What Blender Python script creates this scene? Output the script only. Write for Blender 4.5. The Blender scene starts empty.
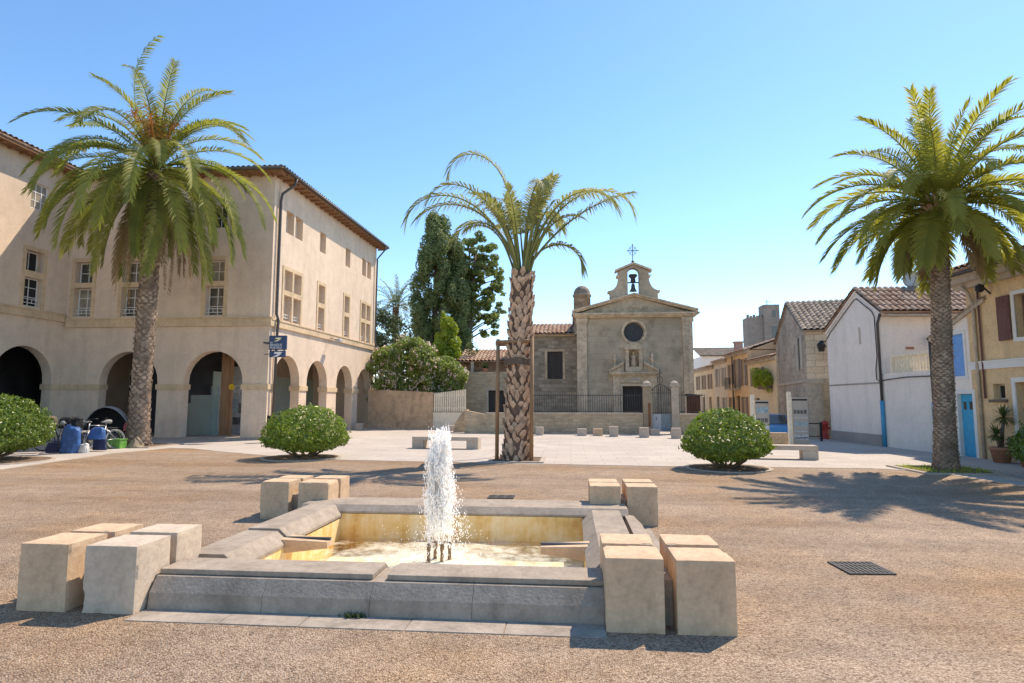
import bpy, math, random
from mathutils import Vector, Matrix, noise
from mathutils.geometry import tessellate_polygon

R = math.radians
SC = bpy.context.scene
COL = SC.collection
rnd = random.Random(7)

# ------------------------------------------------------------------ camera, world, sun, exposure
cam = bpy.data.cameras.new("camera")
cam.sensor_width = 36.0
cam.lens = 604.0 / 1024.0 * 36.0
cam.clip_start = 0.05
cam.clip_end = 3000
camo = bpy.data.objects.new("camera", cam)
COL.objects.link(camo)
camo.location = (0, 0, 1.65)
camo.rotation_euler = (R(90) + math.atan(60.5 / 604.0), 0, R(5.5))
SC.camera = camo

SUN_EL = R(52)
SUN_AZ = math.atan2(0.652, 0.758)          # from +Y towards +X
world = bpy.data.worlds.new("World")
SC.world = world
world.use_nodes = True
wn = world.node_tree
wn.nodes.clear()
sky = wn.nodes.new("ShaderNodeTexSky")
sky.sky_type = 'NISHITA'
sky.sun_disc = False
sky.sun_elevation = SUN_EL
sky.sun_rotation = SUN_AZ
sky.altitude = 30
sky.air_density = 0.9
sky.dust_density = 0.1
sky.ozone_density = 2.0
hsv = wn.nodes.new("ShaderNodeHueSaturation")
hsv.inputs["Saturation"].default_value = 1.18
hsv.inputs["Hue"].default_value = 0.497
hsv.inputs["Value"].default_value = 0.95
bg = wn.nodes.new("ShaderNodeBackground")
bg.inputs[1].default_value = 0.15
wo = wn.nodes.new("ShaderNodeOutputWorld")
wn.links.new(sky.outputs[0], hsv.inputs["Color"])
wn.links.new(hsv.outputs[0], bg.inputs[0])
wn.links.new(bg.outputs[0], wo.inputs[0])

sl = bpy.data.lights.new("sun", 'SUN')
sl.energy = 3.2
sl.angle = R(0.5)
sl.color = (1.0, 0.90, 0.76)
so = bpy.data.objects.new("sun", sl)
COL.objects.link(so)
sd = Vector((math.sin(SUN_AZ) * math.cos(SUN_EL), math.cos(SUN_AZ) * math.cos(SUN_EL), math.sin(SUN_EL)))
so.rotation_euler = sd.to_track_quat('Z', 'Y').to_euler()
so.location = (20, 20, 40)

vs = SC.view_settings
vs.view_transform = 'Standard'
vs.look = 'None'
vs.gamma = 1.0
vs.exposure = 0.95
vs.use_curve_mapping = False
vs.use_white_balance = True
vs.white_balance_temperature = 7100
vs.white_balance_tint = 13
SC.cycles.max_bounces = 8
SC.cycles.transparent_max_bounces = 16
SC.cycles.use_denoising = True

# ------------------------------------------------------------------ materials
def newmat(name):
    m = bpy.data.materials.new(name)
    m.use_nodes = True
    nt = m.node_tree
    nt.nodes.clear()
    out = nt.nodes.new("ShaderNodeOutputMaterial")
    b = nt.nodes.new("ShaderNodeBsdfPrincipled")
    nt.links.new(b.outputs[0], out.inputs[0])
    return m, nt, b, out

def nd(nt, t, **kw):
    n = nt.nodes.new(t)
    for k, v in kw.items():
        setattr(n, k, v)
    return n

def tex_noise(nt, vec, scale, detail=4, rough=0.55):
    n = nd(nt, "ShaderNodeTexNoise")
    n.inputs["Scale"].default_value = scale
    n.inputs["Detail"].default_value = detail
    n.inputs["Roughness"].default_value = rough
    nt.links.new(vec, n.inputs["Vector"])
    return n.outputs["Fac"]

def ramp(nt, fac, stops, interp='LINEAR'):
    r = nd(nt, "ShaderNodeValToRGB")
    r.color_ramp.interpolation = interp
    el = r.color_ramp.elements
    while len(el) < len(stops):
        el.new(0.5)
    for e, (p, c) in zip(el, stops):
        e.position = p
        e.color = (*c, 1) if len(c) == 3 else c
    nt.links.new(fac, r.inputs[0])
    return r.outputs[0]

def mix(nt, fac, a, b, mode='MIX'):
    m = nd(nt, "ShaderNodeMix", data_type='RGBA', blend_type=mode)
    for sock, v in ((m.inputs[0], fac), (m.inputs[6], a), (m.inputs[7], b)):
        if isinstance(v, (int, float)):
            sock.default_value = v
        elif isinstance(v, tuple):
            sock.default_value = (*v, 1)
        else:
            nt.links.new(v, sock)
    return m.outputs[2]

def mathn(nt, op, a, b=None):
    m = nd(nt, "ShaderNodeMath", operation=op)
    for s, v in zip(m.inputs, (a, b)):
        if v is None:
            continue
        if isinstance(v, (int, float)):
            s.default_value = v
        else:
            nt.links.new(v, s)
    return m.outputs[0]

def bump(nt, b, h, strength, dist):
    n = nd(nt, "ShaderNodeBump")
    n.inputs["Strength"].default_value = strength
    n.inputs["Distance"].default_value = dist
    nt.links.new(h, n.inputs["Height"])
    nt.links.new(n.outputs[0], b.inputs["Normal"])

def coords(nt, kind="Object"):
    return nd(nt, "ShaderNodeTexCoord").outputs[kind]

def wallvec(nt, flat=False):
    """(x + y, z): runs along any axis-aligned wall; flat: plan coordinates"""
    c = coords(nt)
    if flat:
        return c
    s = nd(nt, "ShaderNodeSeparateXYZ")
    nt.links.new(c, s.inputs[0])
    k = nd(nt, "ShaderNodeCombineXYZ")
    nt.links.new(mathn(nt, 'ADD', s.outputs[0], s.outputs[1]), k.inputs[0])
    nt.links.new(s.outputs[2], k.inputs[1])
    return k.outputs[0]

def mul(c, f):
    return tuple(min(1.0, x * f) for x in c)

def plaster(name, c, var=0.18, scale=0.6, grain=22, rough=0.9, bs=0.25, streak=0.12, stain=None):
    m, nt, b, o = newmat(name)
    v = coords(nt)
    n1 = tex_noise(nt, v, scale, 6, 0.6)
    n2 = tex_noise(nt, v, grain, 3)
    col = ramp(nt, n1, [(0.3, mul(c, 1 - var)), (0.55, c), (0.75, mul(c, 1 + var * 0.6))])
    mp = nd(nt, "ShaderNodeMapping")
    mp.inputs["Scale"].default_value = (2.6, 2.6, 0.25)
    nt.links.new(v, mp.inputs[0])
    st = tex_noise(nt, mp.outputs[0], 1.0, 5, 0.65)
    f = ramp(nt, st, [(0.5, (0, 0, 0)), (0.75, (1, 1, 1))])
    fm = mathn(nt, 'MULTIPLY', f, streak * 2.2)
    col = mix(nt, fm, col, stain or mul(c, 0.58))
    g = ramp(nt, n2, [(0.3, (0.9,) * 3), (0.7, (1.08,) * 3)])
    col = mix(nt, 1.0, col, g, 'MULTIPLY')
    n5 = tex_noise(nt, v, scale * 4.5, 6, 0.7)
    g5 = ramp(nt, n5, [(0.35, (1 - var * 0.9,) * 3), (0.5, (1.0,) * 3), (0.65, (1 + var * 0.5,) * 3)])
    col = mix(nt, 1.0, col, g5, 'MULTIPLY')
    nt.links.new(col, b.inputs["Base Color"])
    b.inputs["Roughness"].default_value = rough
    b.inputs["Specular IOR Level"].default_value = 0.25
    bump(nt, b, n2, bs, 0.02)
    return m

def masonry(name, c1, c2, joint, bw=0.55, bh=0.28, mort=0.018, flat=False, var=0.3, bs=0.6, stain=0.25, wob=0.05, rough=0.9):
    m, nt, b, o = newmat(name)
    v = wallvec(nt, flat)
    w = nd(nt, "ShaderNodeTexNoise")
    w.inputs["Scale"].default_value = 2.5
    nt.links.new(v, w.inputs["Vector"])
    wm = nd(nt, "ShaderNodeVectorMath", operation='MULTIPLY_ADD')
    nt.links.new(w.outputs["Color"], wm.inputs[0])
    wm.inputs[1].default_value = (wob, wob, 0)
    nt.links.new(v, wm.inputs[2])
    br = nd(nt, "ShaderNodeTexBrick")
    nt.links.new(wm.outputs[0], br.inputs["Vector"])
    br.inputs["Scale"].default_value = 1.0
    br.inputs["Brick Width"].default_value = bw
    br.inputs["Row Height"].default_value = bh
    br.inputs["Mortar Size"].default_value = mort
    br.inputs["Mortar Smooth"].default_value = 0.4
    br.inputs["Bias"].default_value = 0.0
    br.inputs["Color1"].default_value = (*c1, 1)
    br.inputs["Color2"].default_value = (*c2, 1)
    br.inputs["Mortar"].default_value = (*joint, 1)
    c = coords(nt)
    n1 = tex_noise(nt, c, 0.7, 6, 0.65)
    n2 = tex_noise(nt, c, 14, 4)
    g = ramp(nt, n1, [(0.3, (1 - var,) * 3), (0.7, (1 + var * 0.5,) * 3)])
    col = mix(nt, 1.0, br.outputs["Color"], g, 'MULTIPLY')
    g2 = ramp(nt, n2, [(0.3, (0.86,) * 3), (0.7, (1.12,) * 3)])
    col = mix(nt, 1.0, col, g2, 'MULTIPLY')
    s = tex_noise(nt, c, 0.35, 5, 0.7)
    sf = ramp(nt, s, [(0.52, (0, 0, 0)), (0.66, (1, 1, 1))])
    col = mix(nt, mathn(nt, 'MULTIPLY', sf, stain), col, mul(c1, 0.45))
    nt.links.new(col, b.inputs["Base Color"])
    b.inputs["Roughness"].default_value = rough
    b.inputs["Specular IOR Level"].default_value = 0.25
    h = mathn(nt, 'SUBTRACT', mathn(nt, 'MULTIPLY', n2, 0.5), br.outputs["Fac"])
    bump(nt, b, h, bs, 0.02)
    return m

def plain(name, c, rough=0.6, metal=0.0, var=0.1, scale=6, spec=0.4, bs=0.0):
    m, nt, b, o = newmat(name)
    v = coords(nt)
    n1 = tex_noise(nt, v, scale, 4)
    col = ramp(nt, n1, [(0.3, mul(c, 1 - var)), (0.7, mul(c, 1 + var))])
    nt.links.new(col, b.inputs["Base Color"])
    b.inputs["Roughness"].default_value = rough
    b.inputs["Metallic"].default_value = metal
    b.inputs["Specular IOR Level"].default_value = spec
    if bs:
        bump(nt, b, tex_noise(nt, v, scale * 5, 3), bs, 0.01)
    return m

def woodmat(name, c, var=0.3):
    m, nt, b, o = newmat(name)
    v = coords(nt)
    mp = nd(nt, "ShaderNodeMapping")
    mp.inputs["Scale"].default_value = (14, 14, 1.2)
    nt.links.new(v, mp.inputs[0])
    n1 = tex_noise(nt, mp.outputs[0], 1.5, 5, 0.6)
    col = ramp(nt, n1, [(0.3, mul(c, 1 - var)), (0.7, mul(c, 1 + var))])
    nt.links.new(col, b.inputs["Base Color"])
    b.inputs["Roughness"].default_value = 0.8
    bump(nt, b, n1, 0.3, 0.01)
    return m

def leafmat(name, c1, c2, trans=0.35, rough=0.45, scale=2.0, tip=None):
    m, nt, b, o = newmat(name)
    v = coords(nt)
    n1 = tex_noise(nt, v, scale, 3)
    oi = nd(nt, "ShaderNodeObjectInfo").outputs["Random"]
    f = mathn(nt, 'ADD', mathn(nt, 'MULTIPLY', n1, 0.75), mathn(nt, 'MULTIPLY', oi, 0.3))
    st = [(0.3, c1), (0.72, c2)]
    if tip:
        st.append((0.9, tip))
    col = ramp(nt, f, st)
    nt.links.new(col, b.inputs["Base Color"])
    b.inputs["Roughness"].default_value = rough
    b.inputs["Specular IOR Level"].default_value = 0.45
    t = nd(nt, "ShaderNodeBsdfTranslucent")
    hs = nd(nt, "ShaderNodeHueSaturation")
    hs.inputs["Value"].default_value = 1.3
    hs.inputs["Saturation"].default_value = 1.1
    nt.links.new(col, hs.inputs["Color"])
    nt.links.new(hs.outputs[0], t.inputs[0])
    ms = nd(nt, "ShaderNodeMixShader")
    ms.inputs[0].default_value = trans
    nt.links.new(b.outputs[0], ms.inputs[1])
    nt.links.new(t.outputs[0], ms.inputs[2])
    nt.links.new(ms.outputs[0], o.inputs[0])
    return m

def glassmat(name, c=(0.03, 0.035, 0.04), rough=0.08):
    return plain(name, c, rough, 0, 0.3, 1.5, 0.6)

def gravelmat():
    m, nt, b, o = newmat("gravel")
    v = coords(nt)
    vo = nd(nt, "ShaderNodeTexVoronoi")
    vo.inputs["Scale"].default_value = 78
    vo.inputs["Randomness"].default_value = 1.0
    nt.links.new(v, vo.inputs["Vector"])
    sep = nd(nt, "ShaderNodeSeparateColor")
    nt.links.new(vo.outputs["Color"], sep.inputs[0])
    peb = ramp(nt, sep.outputs[0], [(0.0, (0.17, 0.118, 0.083)), (0.2, (0.32, 0.238, 0.172)), (0.6, (0.42, 0.328, 0.245)), (1.0, (0.55, 0.455, 0.36))])
    d = ramp(nt, vo.outputs["Distance"], [(0.35, (1, 1, 1)), (0.75, (0.70, 0.66, 0.62))])
    col = mix(nt, 1.0, peb, d, 'MULTIPLY')
    n1 = tex_noise(nt, v, 0.28, 6, 0.6)
    big = ramp(nt, n1, [(0.32, (1.04, 0.86, 0.64)), (0.5, (0.98, 0.92, 0.86)), (0.66, (1.12, 1.08, 1.06))])
    col = mix(nt, 1.0, col, big, 'MULTIPLY')
    n3 = tex_noise(nt, v, 3.0, 5, 0.65)
    g3 = ramp(nt, n3, [(0.3, (0.80,) * 3), (0.7, (1.12,) * 3)])
    col = mix(nt, 1.0, col, g3, 'MULTIPLY')
    n4 = tex_noise(nt, v, 0.9, 5, 0.7)
    sf = ramp(nt, n4, [(0.6, (0, 0, 0)), (0.74, (1, 1, 1))])
    col = mix(nt, mathn(nt, 'MULTIPLY', sf, 0.45), col, (0.28, 0.215, 0.16))
    mpg = nd(nt, "ShaderNodeMapping")
    mpg.inputs["Rotation"].default_value = (0, 0, 0.5)
    mpg.inputs["Scale"].default_value = (0.12, 0.75, 1)
    nt.links.new(v, mpg.inputs[0])
    n6 = tex_noise(nt, mpg.outputs[0], 1.3, 4, 0.55)
    g6 = ramp(nt, n6, [(0.36, (0.86, 0.83, 0.80)), (0.5, (1.0,) * 3), (0.62, (1.12, 1.11, 1.10))])
    col = mix(nt, 1.0, col, g6, 'MULTIPLY')
    nt.links.new(col, b.inputs["Base Color"])
    b.inputs["Roughness"].default_value = 0.85
    b.inputs["Specular IOR Level"].default_value = 0.3
    h = mathn(nt, 'MULTIPLY', vo.outputs["Distance"], -1.0)
    bump(nt, b, h, 0.7, 0.02)
    return m

def tilemat(name, c1, c2, c3):
    m, nt, b, o = newmat(name)
    v = coords(nt)
    br = nd(nt, "ShaderNodeTexVoronoi")
    br.inputs["Scale"].default_value = 3.2
    nt.links.new(v, br.inputs["Vector"])
    sep = nd(nt, "ShaderNodeSeparateColor")
    nt.links.new(br.outputs["Color"], sep.inputs[0])
    col = ramp(nt, sep.outputs[0], [(0.0, c1), (0.5, c2), (1.0, c3)])
    n = tex_noise(nt, v, 5, 5, 0.7)
    g = ramp(nt, n, [(0.3, (0.7,) * 3), (0.7, (1.15,) * 3)])
    col = mix(nt, 1.0, col, g, 'MULTIPLY')
    n2 = tex_noise(nt, v, 1.1, 5, 0.7)
    sf = ramp(nt, n2, [(0.52, (0, 0, 0)), (0.68, (1, 1, 1))])
    col = mix(nt, mathn(nt, 'MULTIPLY', sf, 0.45), col, (0.13, 0.11, 0.085))
    nt.links.new(col, b.inputs["Base Color"])
    b.inputs["Roughness"].default_value = 0.9
    bump(nt, b, n, 0.4, 0.02)
    return m

M = {}
M['gravel'] = gravelmat()
M['paving'] = masonry('paving', (0.475, 0.42, 0.365), (0.53, 0.47, 0.41), (0.36, 0.315, 0.275), 0.9, 0.6, 0.012, True, 0.16, 0.2, 0.25, 0.0)
M['dirt_road'] = plaster('street_surface', (0.33, 0.30, 0.28), 0.15, 0.4, 30, 0.9)
M['kerb'] = plaster('kerb_stone', (0.46, 0.39, 0.32), 0.15, 1.2, 30)
M['apron'] = plaster('apron_stone', (0.36, 0.305, 0.25), 0.25, 1.6, 30)
M['stucco'] = plaster('stucco', (0.72, 0.565, 0.425), 0.10, 0.45, 26, 0.92, 0.2, 0.15)
M['stuccotrim'] = plaster('trim_stone', (0.66, 0.49, 0.31), 0.16, 0.9, 30, 0.9, 0.2, 0.2)
M['soffit'] = woodmat('soffit_wood', (0.26, 0.13, 0.06))
M['roof'] = tilemat('roof_tile', (0.30, 0.16, 0.10), (0.42, 0.26, 0.17), (0.50, 0.37, 0.27))
M['roofgrey'] = tilemat('roof_tile_weathered', (0.19, 0.15, 0.115), (0.30, 0.235, 0.175), (0.40, 0.32, 0.24))
M['church'] = masonry('church_stone', (0.54, 0.42, 0.285), (0.60, 0.47, 0.325), (0.47, 0.365, 0.25), 0.8, 0.36, 0.012, False, 0.55, 0.35, 0.8, 0.06)
M['churchtrim'] = plaster('church_dressed_stone', (0.66, 0.50, 0.335), 0.3, 1.2, 22, 0.9, 0.4, 0.4)
M['nave'] = masonry('nave_rubble', (0.26, 0.205, 0.15), (0.52, 0.42, 0.31), (0.38, 0.31, 0.235), 0.45, 0.24, 0.03, False, 0.35, 0.9, 0.5, 0.12)
M['rubble'] = masonry('rubble_wall', (0.66, 0.50, 0.32), (0.44, 0.345, 0.24), (0.56, 0.44, 0.30), 0.36, 0.17, 0.025, False, 0.35, 0.9, 0.45, 0.14)
M['coping'] = plaster('wall_coping', (0.52, 0.43, 0.33), 0.2, 1.5, 22)
M['gable'] = masonry('gable_rubble', (0.36, 0.29, 0.215), (0.56, 0.455, 0.345), (0.50, 0.41, 0.315), 0.42, 0.22, 0.03, False, 0.35, 1.0, 0.35, 0.14)
M['ashlar'] = masonry('pale_ashlar', (0.72, 0.565, 0.385), (0.82, 0.66, 0.46), (0.54, 0.425, 0.30), 0.6, 0.3, 0.018, False, 0.2, 0.5, 0.2, 0.03)
M['rough'] = masonry('rough_fieldstone', (0.70, 0.51, 0.31), (0.50, 0.37, 0.235), (0.62, 0.49, 0.35), 0.24, 0.13, 0.025, False, 0.3, 0.9, 0.3, 0.1)
M['white'] = plaster('white_render', (0.84, 0.765, 0.685), 0.06, 0.5, 26, 0.9, 0.15, 0.14)
M['plinth'] = plaster('grey_plinth', (0.38, 0.34, 0.31), 0.1, 0.8, 26)
M['yellow'] = plaster('ochre_render', (0.72, 0.52, 0.30), 0.14, 0.7, 18, 0.92, 0.4, 0.2)
M['cream'] = plaster('cream_render', (0.78, 0.61, 0.40), 0.12, 0.6, 20)
M['peach'] = plaster('peach_render', (0.80, 0.54, 0.30), 0.12, 0.6, 20)
M['pale'] = plaster('pale_render', (0.74, 0.62, 0.47), 0.12, 0.6, 20)
M['pink'] = plaster('pink_brown_render', (0.50, 0.34, 0.265), 0.12, 0.6, 20)
M['tower'] = masonry('tower_stone', (0.25, 0.215, 0.185), (0.30, 0.26, 0.225), (0.21, 0.18, 0.155), 0.7, 0.4, 0.02, False, 0.25, 0.5, 0.4, 0.05)
M['gardenwall'] = plaster('garden_wall_render', (0.60, 0.42, 0.27), 0.25, 0.7, 18, 0.92, 0.4, 0.35)
M['fencepaint'] = plaster('sunlit_cream_paint', (0.84, 0.74, 0.57), 0.1, 1.0, 18, 0.8, 0.2, 0.12)  # sunlight put into the cream, since the fence stands in shade
M['block'] = plaster('tan_block_stone', (0.62, 0.44, 0.285), 0.14, 1.9, 26, 0.85, 0.2, 0.24, (0.42, 0.30, 0.19))
M['rim'] = plaster('grey_rim_stone', (0.37, 0.305, 0.24), 0.18, 2.2, 40, 0.8, 0.25, 0.32, (0.21, 0.165, 0.125))
M['block_grey'] = plaster('grey_beige_block_stone', (0.57, 0.465, 0.355), 0.12, 1.9, 26, 0.85, 0.2, 0.2, (0.42, 0.33, 0.24))
M['benchstone'] = plaster('bench_concrete', (0.54, 0.45, 0.36), 0.14, 1.5, 40)
M['dark'] = plain('black_iron', (0.025, 0.025, 0.028), 0.5, 0.3)
M['pipe'] = plain('dark_zinc', (0.085, 0.075, 0.07), 0.5, 0.2)
M['iron'] = plain('weathered_iron', (0.075, 0.07, 0.065), 0.7, 0.2, 0.3)
M['gateblue'] = plain('grey_blue_gate_paint', (0.20, 0.245, 0.27), 0.6, 0, 0.15)
M['gatewhite'] = plain('pale_grey_gate_paint', (0.42, 0.43, 0.44), 0.6, 0, 0.12)
M['glass'] = glassmat('window_glass', (0.085, 0.085, 0.075))
M['glass_pale'] = plain('pale_reflection_glass', (0.30, 0.27, 0.21), 0.15, 0, 0.35, 3, 0.6)  # cream reflections, and curtains behind, painted as one pale tone
M['glass_open'] = plain('open_window_dark', (0.02, 0.02, 0.02), 0.8)
M['shopglass'] = plain('pale_green_shop_panel', (0.36, 0.43, 0.38), 0.3, 0, 0.12, 1.0, 0.5)
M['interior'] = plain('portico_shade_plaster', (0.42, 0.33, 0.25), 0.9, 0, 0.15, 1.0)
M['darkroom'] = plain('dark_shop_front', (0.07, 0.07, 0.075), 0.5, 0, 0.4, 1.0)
M['whitepaint'] = plain('white_paint', (0.72, 0.72, 0.70), 0.5, 0, 0.05)
M['wood'] = woodmat('stained_wood', (0.28, 0.155, 0.08))
M['stake'] = woodmat('stake_wood', (0.30, 0.17, 0.085))
M['doorwood'] = woodmat('dark_door_wood', (0.05, 0.04, 0.035))
M['shutterred'] = woodmat('dark_red_shutter', (0.15, 0.068, 0.06))
M['shutterbrown'] = woodmat('brown_shutter', (0.24, 0.165, 0.125))
M['shuttergrey'] = woodmat('grey_shutter', (0.46, 0.40, 0.32))
M['blueshutter'] = plain('blue_shutter_paint', (0.16, 0.36, 0.72), 0.5, 0, 0.1)
M['bluedoor'] = plain('turquoise_door_paint', (0.035, 0.36, 0.60), 0.45, 0, 0.12)
M['bluepipe'] = plain('blue_pipe_paint', (0.05, 0.30, 0.52), 0.45, 0, 0.1)
M['signblue'] = plain('sign_navy', (0.02, 0.05, 0.13), 0.35, 0, 0.05)
M['signwhite'] = plain('sign_white', (0.8, 0.8, 0.8), 0.5, 0, 0.02)
M['signyellow'] = plain('sign_pale_yellow', (0.85, 0.78, 0.45), 0.5, 0, 0.02)
M['bronze'] = plain('bell_bronze', (0.09, 0.10, 0.095), 0.5, 0.5)
M['nozzle'] = plain('brassy_nozzle', (0.26, 0.18, 0.11), 0.4, 0.4, 0.3, 20)
M['terracotta'] = plain('terracotta', (0.42, 0.20, 0.12), 0.85, 0, 0.15, 5)
M['soil'] = plain('bed_soil', (0.17, 0.12, 0.085), 0.95, 0, 0.35, 14, 0.2, 0.8)
M['bark'] = woodmat('bark', (0.16, 0.115, 0.08))
M['palmbark'] = plain('palm_trunk', (0.33, 0.25, 0.185), 0.95, 0, 0.6, 2.2, 0.2, 0.8)
M['palmbark2'] = plain('palm_leaf_base', (0.54, 0.37, 0.25), 0.9, 0, 0.4, 7, 0.2, 0.6)
M['palmgap'] = plain('palm_trunk_gap', (0.17, 0.105, 0.075), 0.95, 0, 0.3, 8, 0.2, 0.6)
M['palmgap2'] = plain('palm_trunk_ring_gap', (0.20, 0.145, 0.105), 0.95, 0, 0.35, 9, 0.2, 0.8)
M['frond_l'] = leafmat('frond_olive', (0.16, 0.185, 0.038), (0.31, 0.315, 0.07), 0.48, 0.62, 1.0, (0.52, 0.42, 0.13))
M['frond_r'] = leafmat('frond_yellow_green', (0.19, 0.205, 0.04), (0.36, 0.345, 0.07), 0.48, 0.62, 1.0, (0.56, 0.45, 0.14))
M['frond_c'] = leafmat('frond_grey_green', (0.20, 0.215, 0.075), (0.33, 0.335, 0.12), 0.38, 0.62, 1.2, (0.46, 0.42, 0.17))
M['frond_bg'] = leafmat('frond_far', (0.12, 0.16, 0.06), (0.2, 0.22, 0.08), 0.35, 0.5, 1.2)
M['frond_dead'] = leafmat('frond_dead', (0.24, 0.16, 0.08), (0.38, 0.27, 0.13), 0.25, 0.7, 1.5)
M['fruit'] = plain('fruit_stalk_orange', (0.50, 0.20, 0.04), 0.6, 0, 0.25, 12)
M['shrub'] = leafmat('shrub_leaf', (0.085, 0.15, 0.028), (0.30, 0.38, 0.06), 0.40, 0.32, 7, (0.60, 0.60, 0.16))
M['cypress'] = leafmat('cypress_leaf', (0.10, 0.15, 0.055), (0.21, 0.26, 0.10), 0.32, 0.6, 1.3)
M['broad'] = leafmat('broadleaf', (0.13, 0.18, 0.05), (0.32, 0.36, 0.10), 0.42, 0.5, 1.0)
M['bright'] = leafmat('bright_leaf', (0.22, 0.30, 0.03), (0.38, 0.44, 0.06), 0.45, 0.45, 1.0)
M['oleander'] = leafmat('oleander_leaf', (0.17, 0.235, 0.06), (0.36, 0.41, 0.12), 0.45, 0.5, 1.0)
M['darkleaf'] = leafmat('dark_leaf', (0.055, 0.085, 0.03), (0.11, 0.14, 0.045), 0.25, 0.5, 1.0)
M['flower'] = leafmat('oleander_flower', (0.72, 0.52, 0.46), (0.82, 0.70, 0.62), 0.4, 0.6, 2)
M['yucca'] = leafmat('yucca_leaf', (0.06, 0.10, 0.03), (0.14, 0.17, 0.05), 0.25, 0.35, 4)
M['tarpblue'] = plain('blue_tarp', (0.045, 0.125, 0.32), 0.5, 0, 0.35, 7)
M['navy'] = plain('navy_cloth', (0.02, 0.03, 0.08), 0.8, 0, 0.2, 7)
M['tentgrey'] = plain('tent_grey', (0.30, 0.31, 0.32), 0.6, 0, 0.1)
M['tentdark'] = plain('tent_black', (0.015, 0.016, 0.018), 0.8, 0, 0.2)
M['cratelime'] = plain('lime_plastic', (0.13, 0.33, 0.06), 0.5, 0, 0.2)
M['pinkbag'] = plain('pink_cloth', (0.55, 0.14, 0.16), 0.8, 0, 0.15)
M['whitebag'] = plain('white_cloth', (0.62, 0.60, 0.56), 0.8, 0, 0.15)
M['rubber'] = plain('tyre_rubber', (0.05, 0.05, 0.05), 0.8)
M['alu'] = plain('brushed_metal', (0.45, 0.45, 0.46), 0.35, 0.8)
M['greyplastic'] = plain('grey_rubber', (0.28, 0.28, 0.27), 0.7)
M['carblue'] = plain('car_paint_blue', (0.10, 0.33, 0.60), 0.25, 0, 0.05, 2, 0.6)
M['cardark'] = plain('car_paint_dark', (0.02, 0.022, 0.03), 0.2, 0, 0.05, 2, 0.6)
M['red'] = plain('red_paint', (0.40, 0.04, 0.03), 0.5, 0, 0.15)
M['taillight'] = plain('tail_light_red', (0.45, 0.02, 0.03), 0.25)
M['headlight'] = plain('head_light_clear', (0.7, 0.7, 0.72), 0.15)
M['boardgrey'] = plain('board_grey', (0.45, 0.40, 0.34), 0.4, 0, 0.08, 3)
M['photo1'] = plain('board_picture_dark', (0.14, 0.13, 0.12), 0.4, 0, 0.8, 9)
M['photo2'] = plain('board_picture_pale', (0.50, 0.50, 0.50), 0.4, 0, 0.5, 9)
M['photo3'] = plain('board_picture_blue', (0.30, 0.40, 0.44), 0.4, 0, 0.4, 7)
M['rock'] = plaster('rock', (0.36, 0.28, 0.19), 0.25, 3, 30)

def basinmat():
    m, nt, b, o = newmat('stained_basin')
    c = coords(nt)
    s = nd(nt, "ShaderNodeSeparateXYZ")
    nt.links.new(c, s.inputs[0])
    n = tex_noise(nt, c, 2.6, 6, 0.65)
    mp = nd(nt, "ShaderNodeMapping")
    mp.inputs["Scale"].default_value = (5, 5, 0.6)
    nt.links.new(c, mp.inputs[0])
    n2 = tex_noise(nt, mp.outputs[0], 1.5, 5, 0.6)
    f = mathn(nt, 'ADD', mathn(nt, 'MULTIPLY', n, 0.6), mathn(nt, 'MULTIPLY', n2, 0.4))
    col = ramp(nt, f, [(0.36, (0.60, 0.30, 0.06)), (0.47, (0.80, 0.53, 0.20)), (0.60, (0.88, 0.70, 0.42))])
    nt.links.new(col, b.inputs["Base Color"])
    b.inputs["Roughness"].default_value = 0.5
    bump(nt, b, n, 0.3, 0.02)
    return m
M['basin'] = basinmat()

def floormat():
    m, nt, b, o = newmat('basin_floor')
    c = coords(nt)
    n = tex_noise(nt, c, 1.7, 6, 0.65)
    col = ramp(nt, n, [(0.36, (0.80, 0.69, 0.44)), (0.55, (0.88, 0.82, 0.64))])
    nt.links.new(col, b.inputs["Base Color"])
    return m
M['floor'] = floormat()

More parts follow.
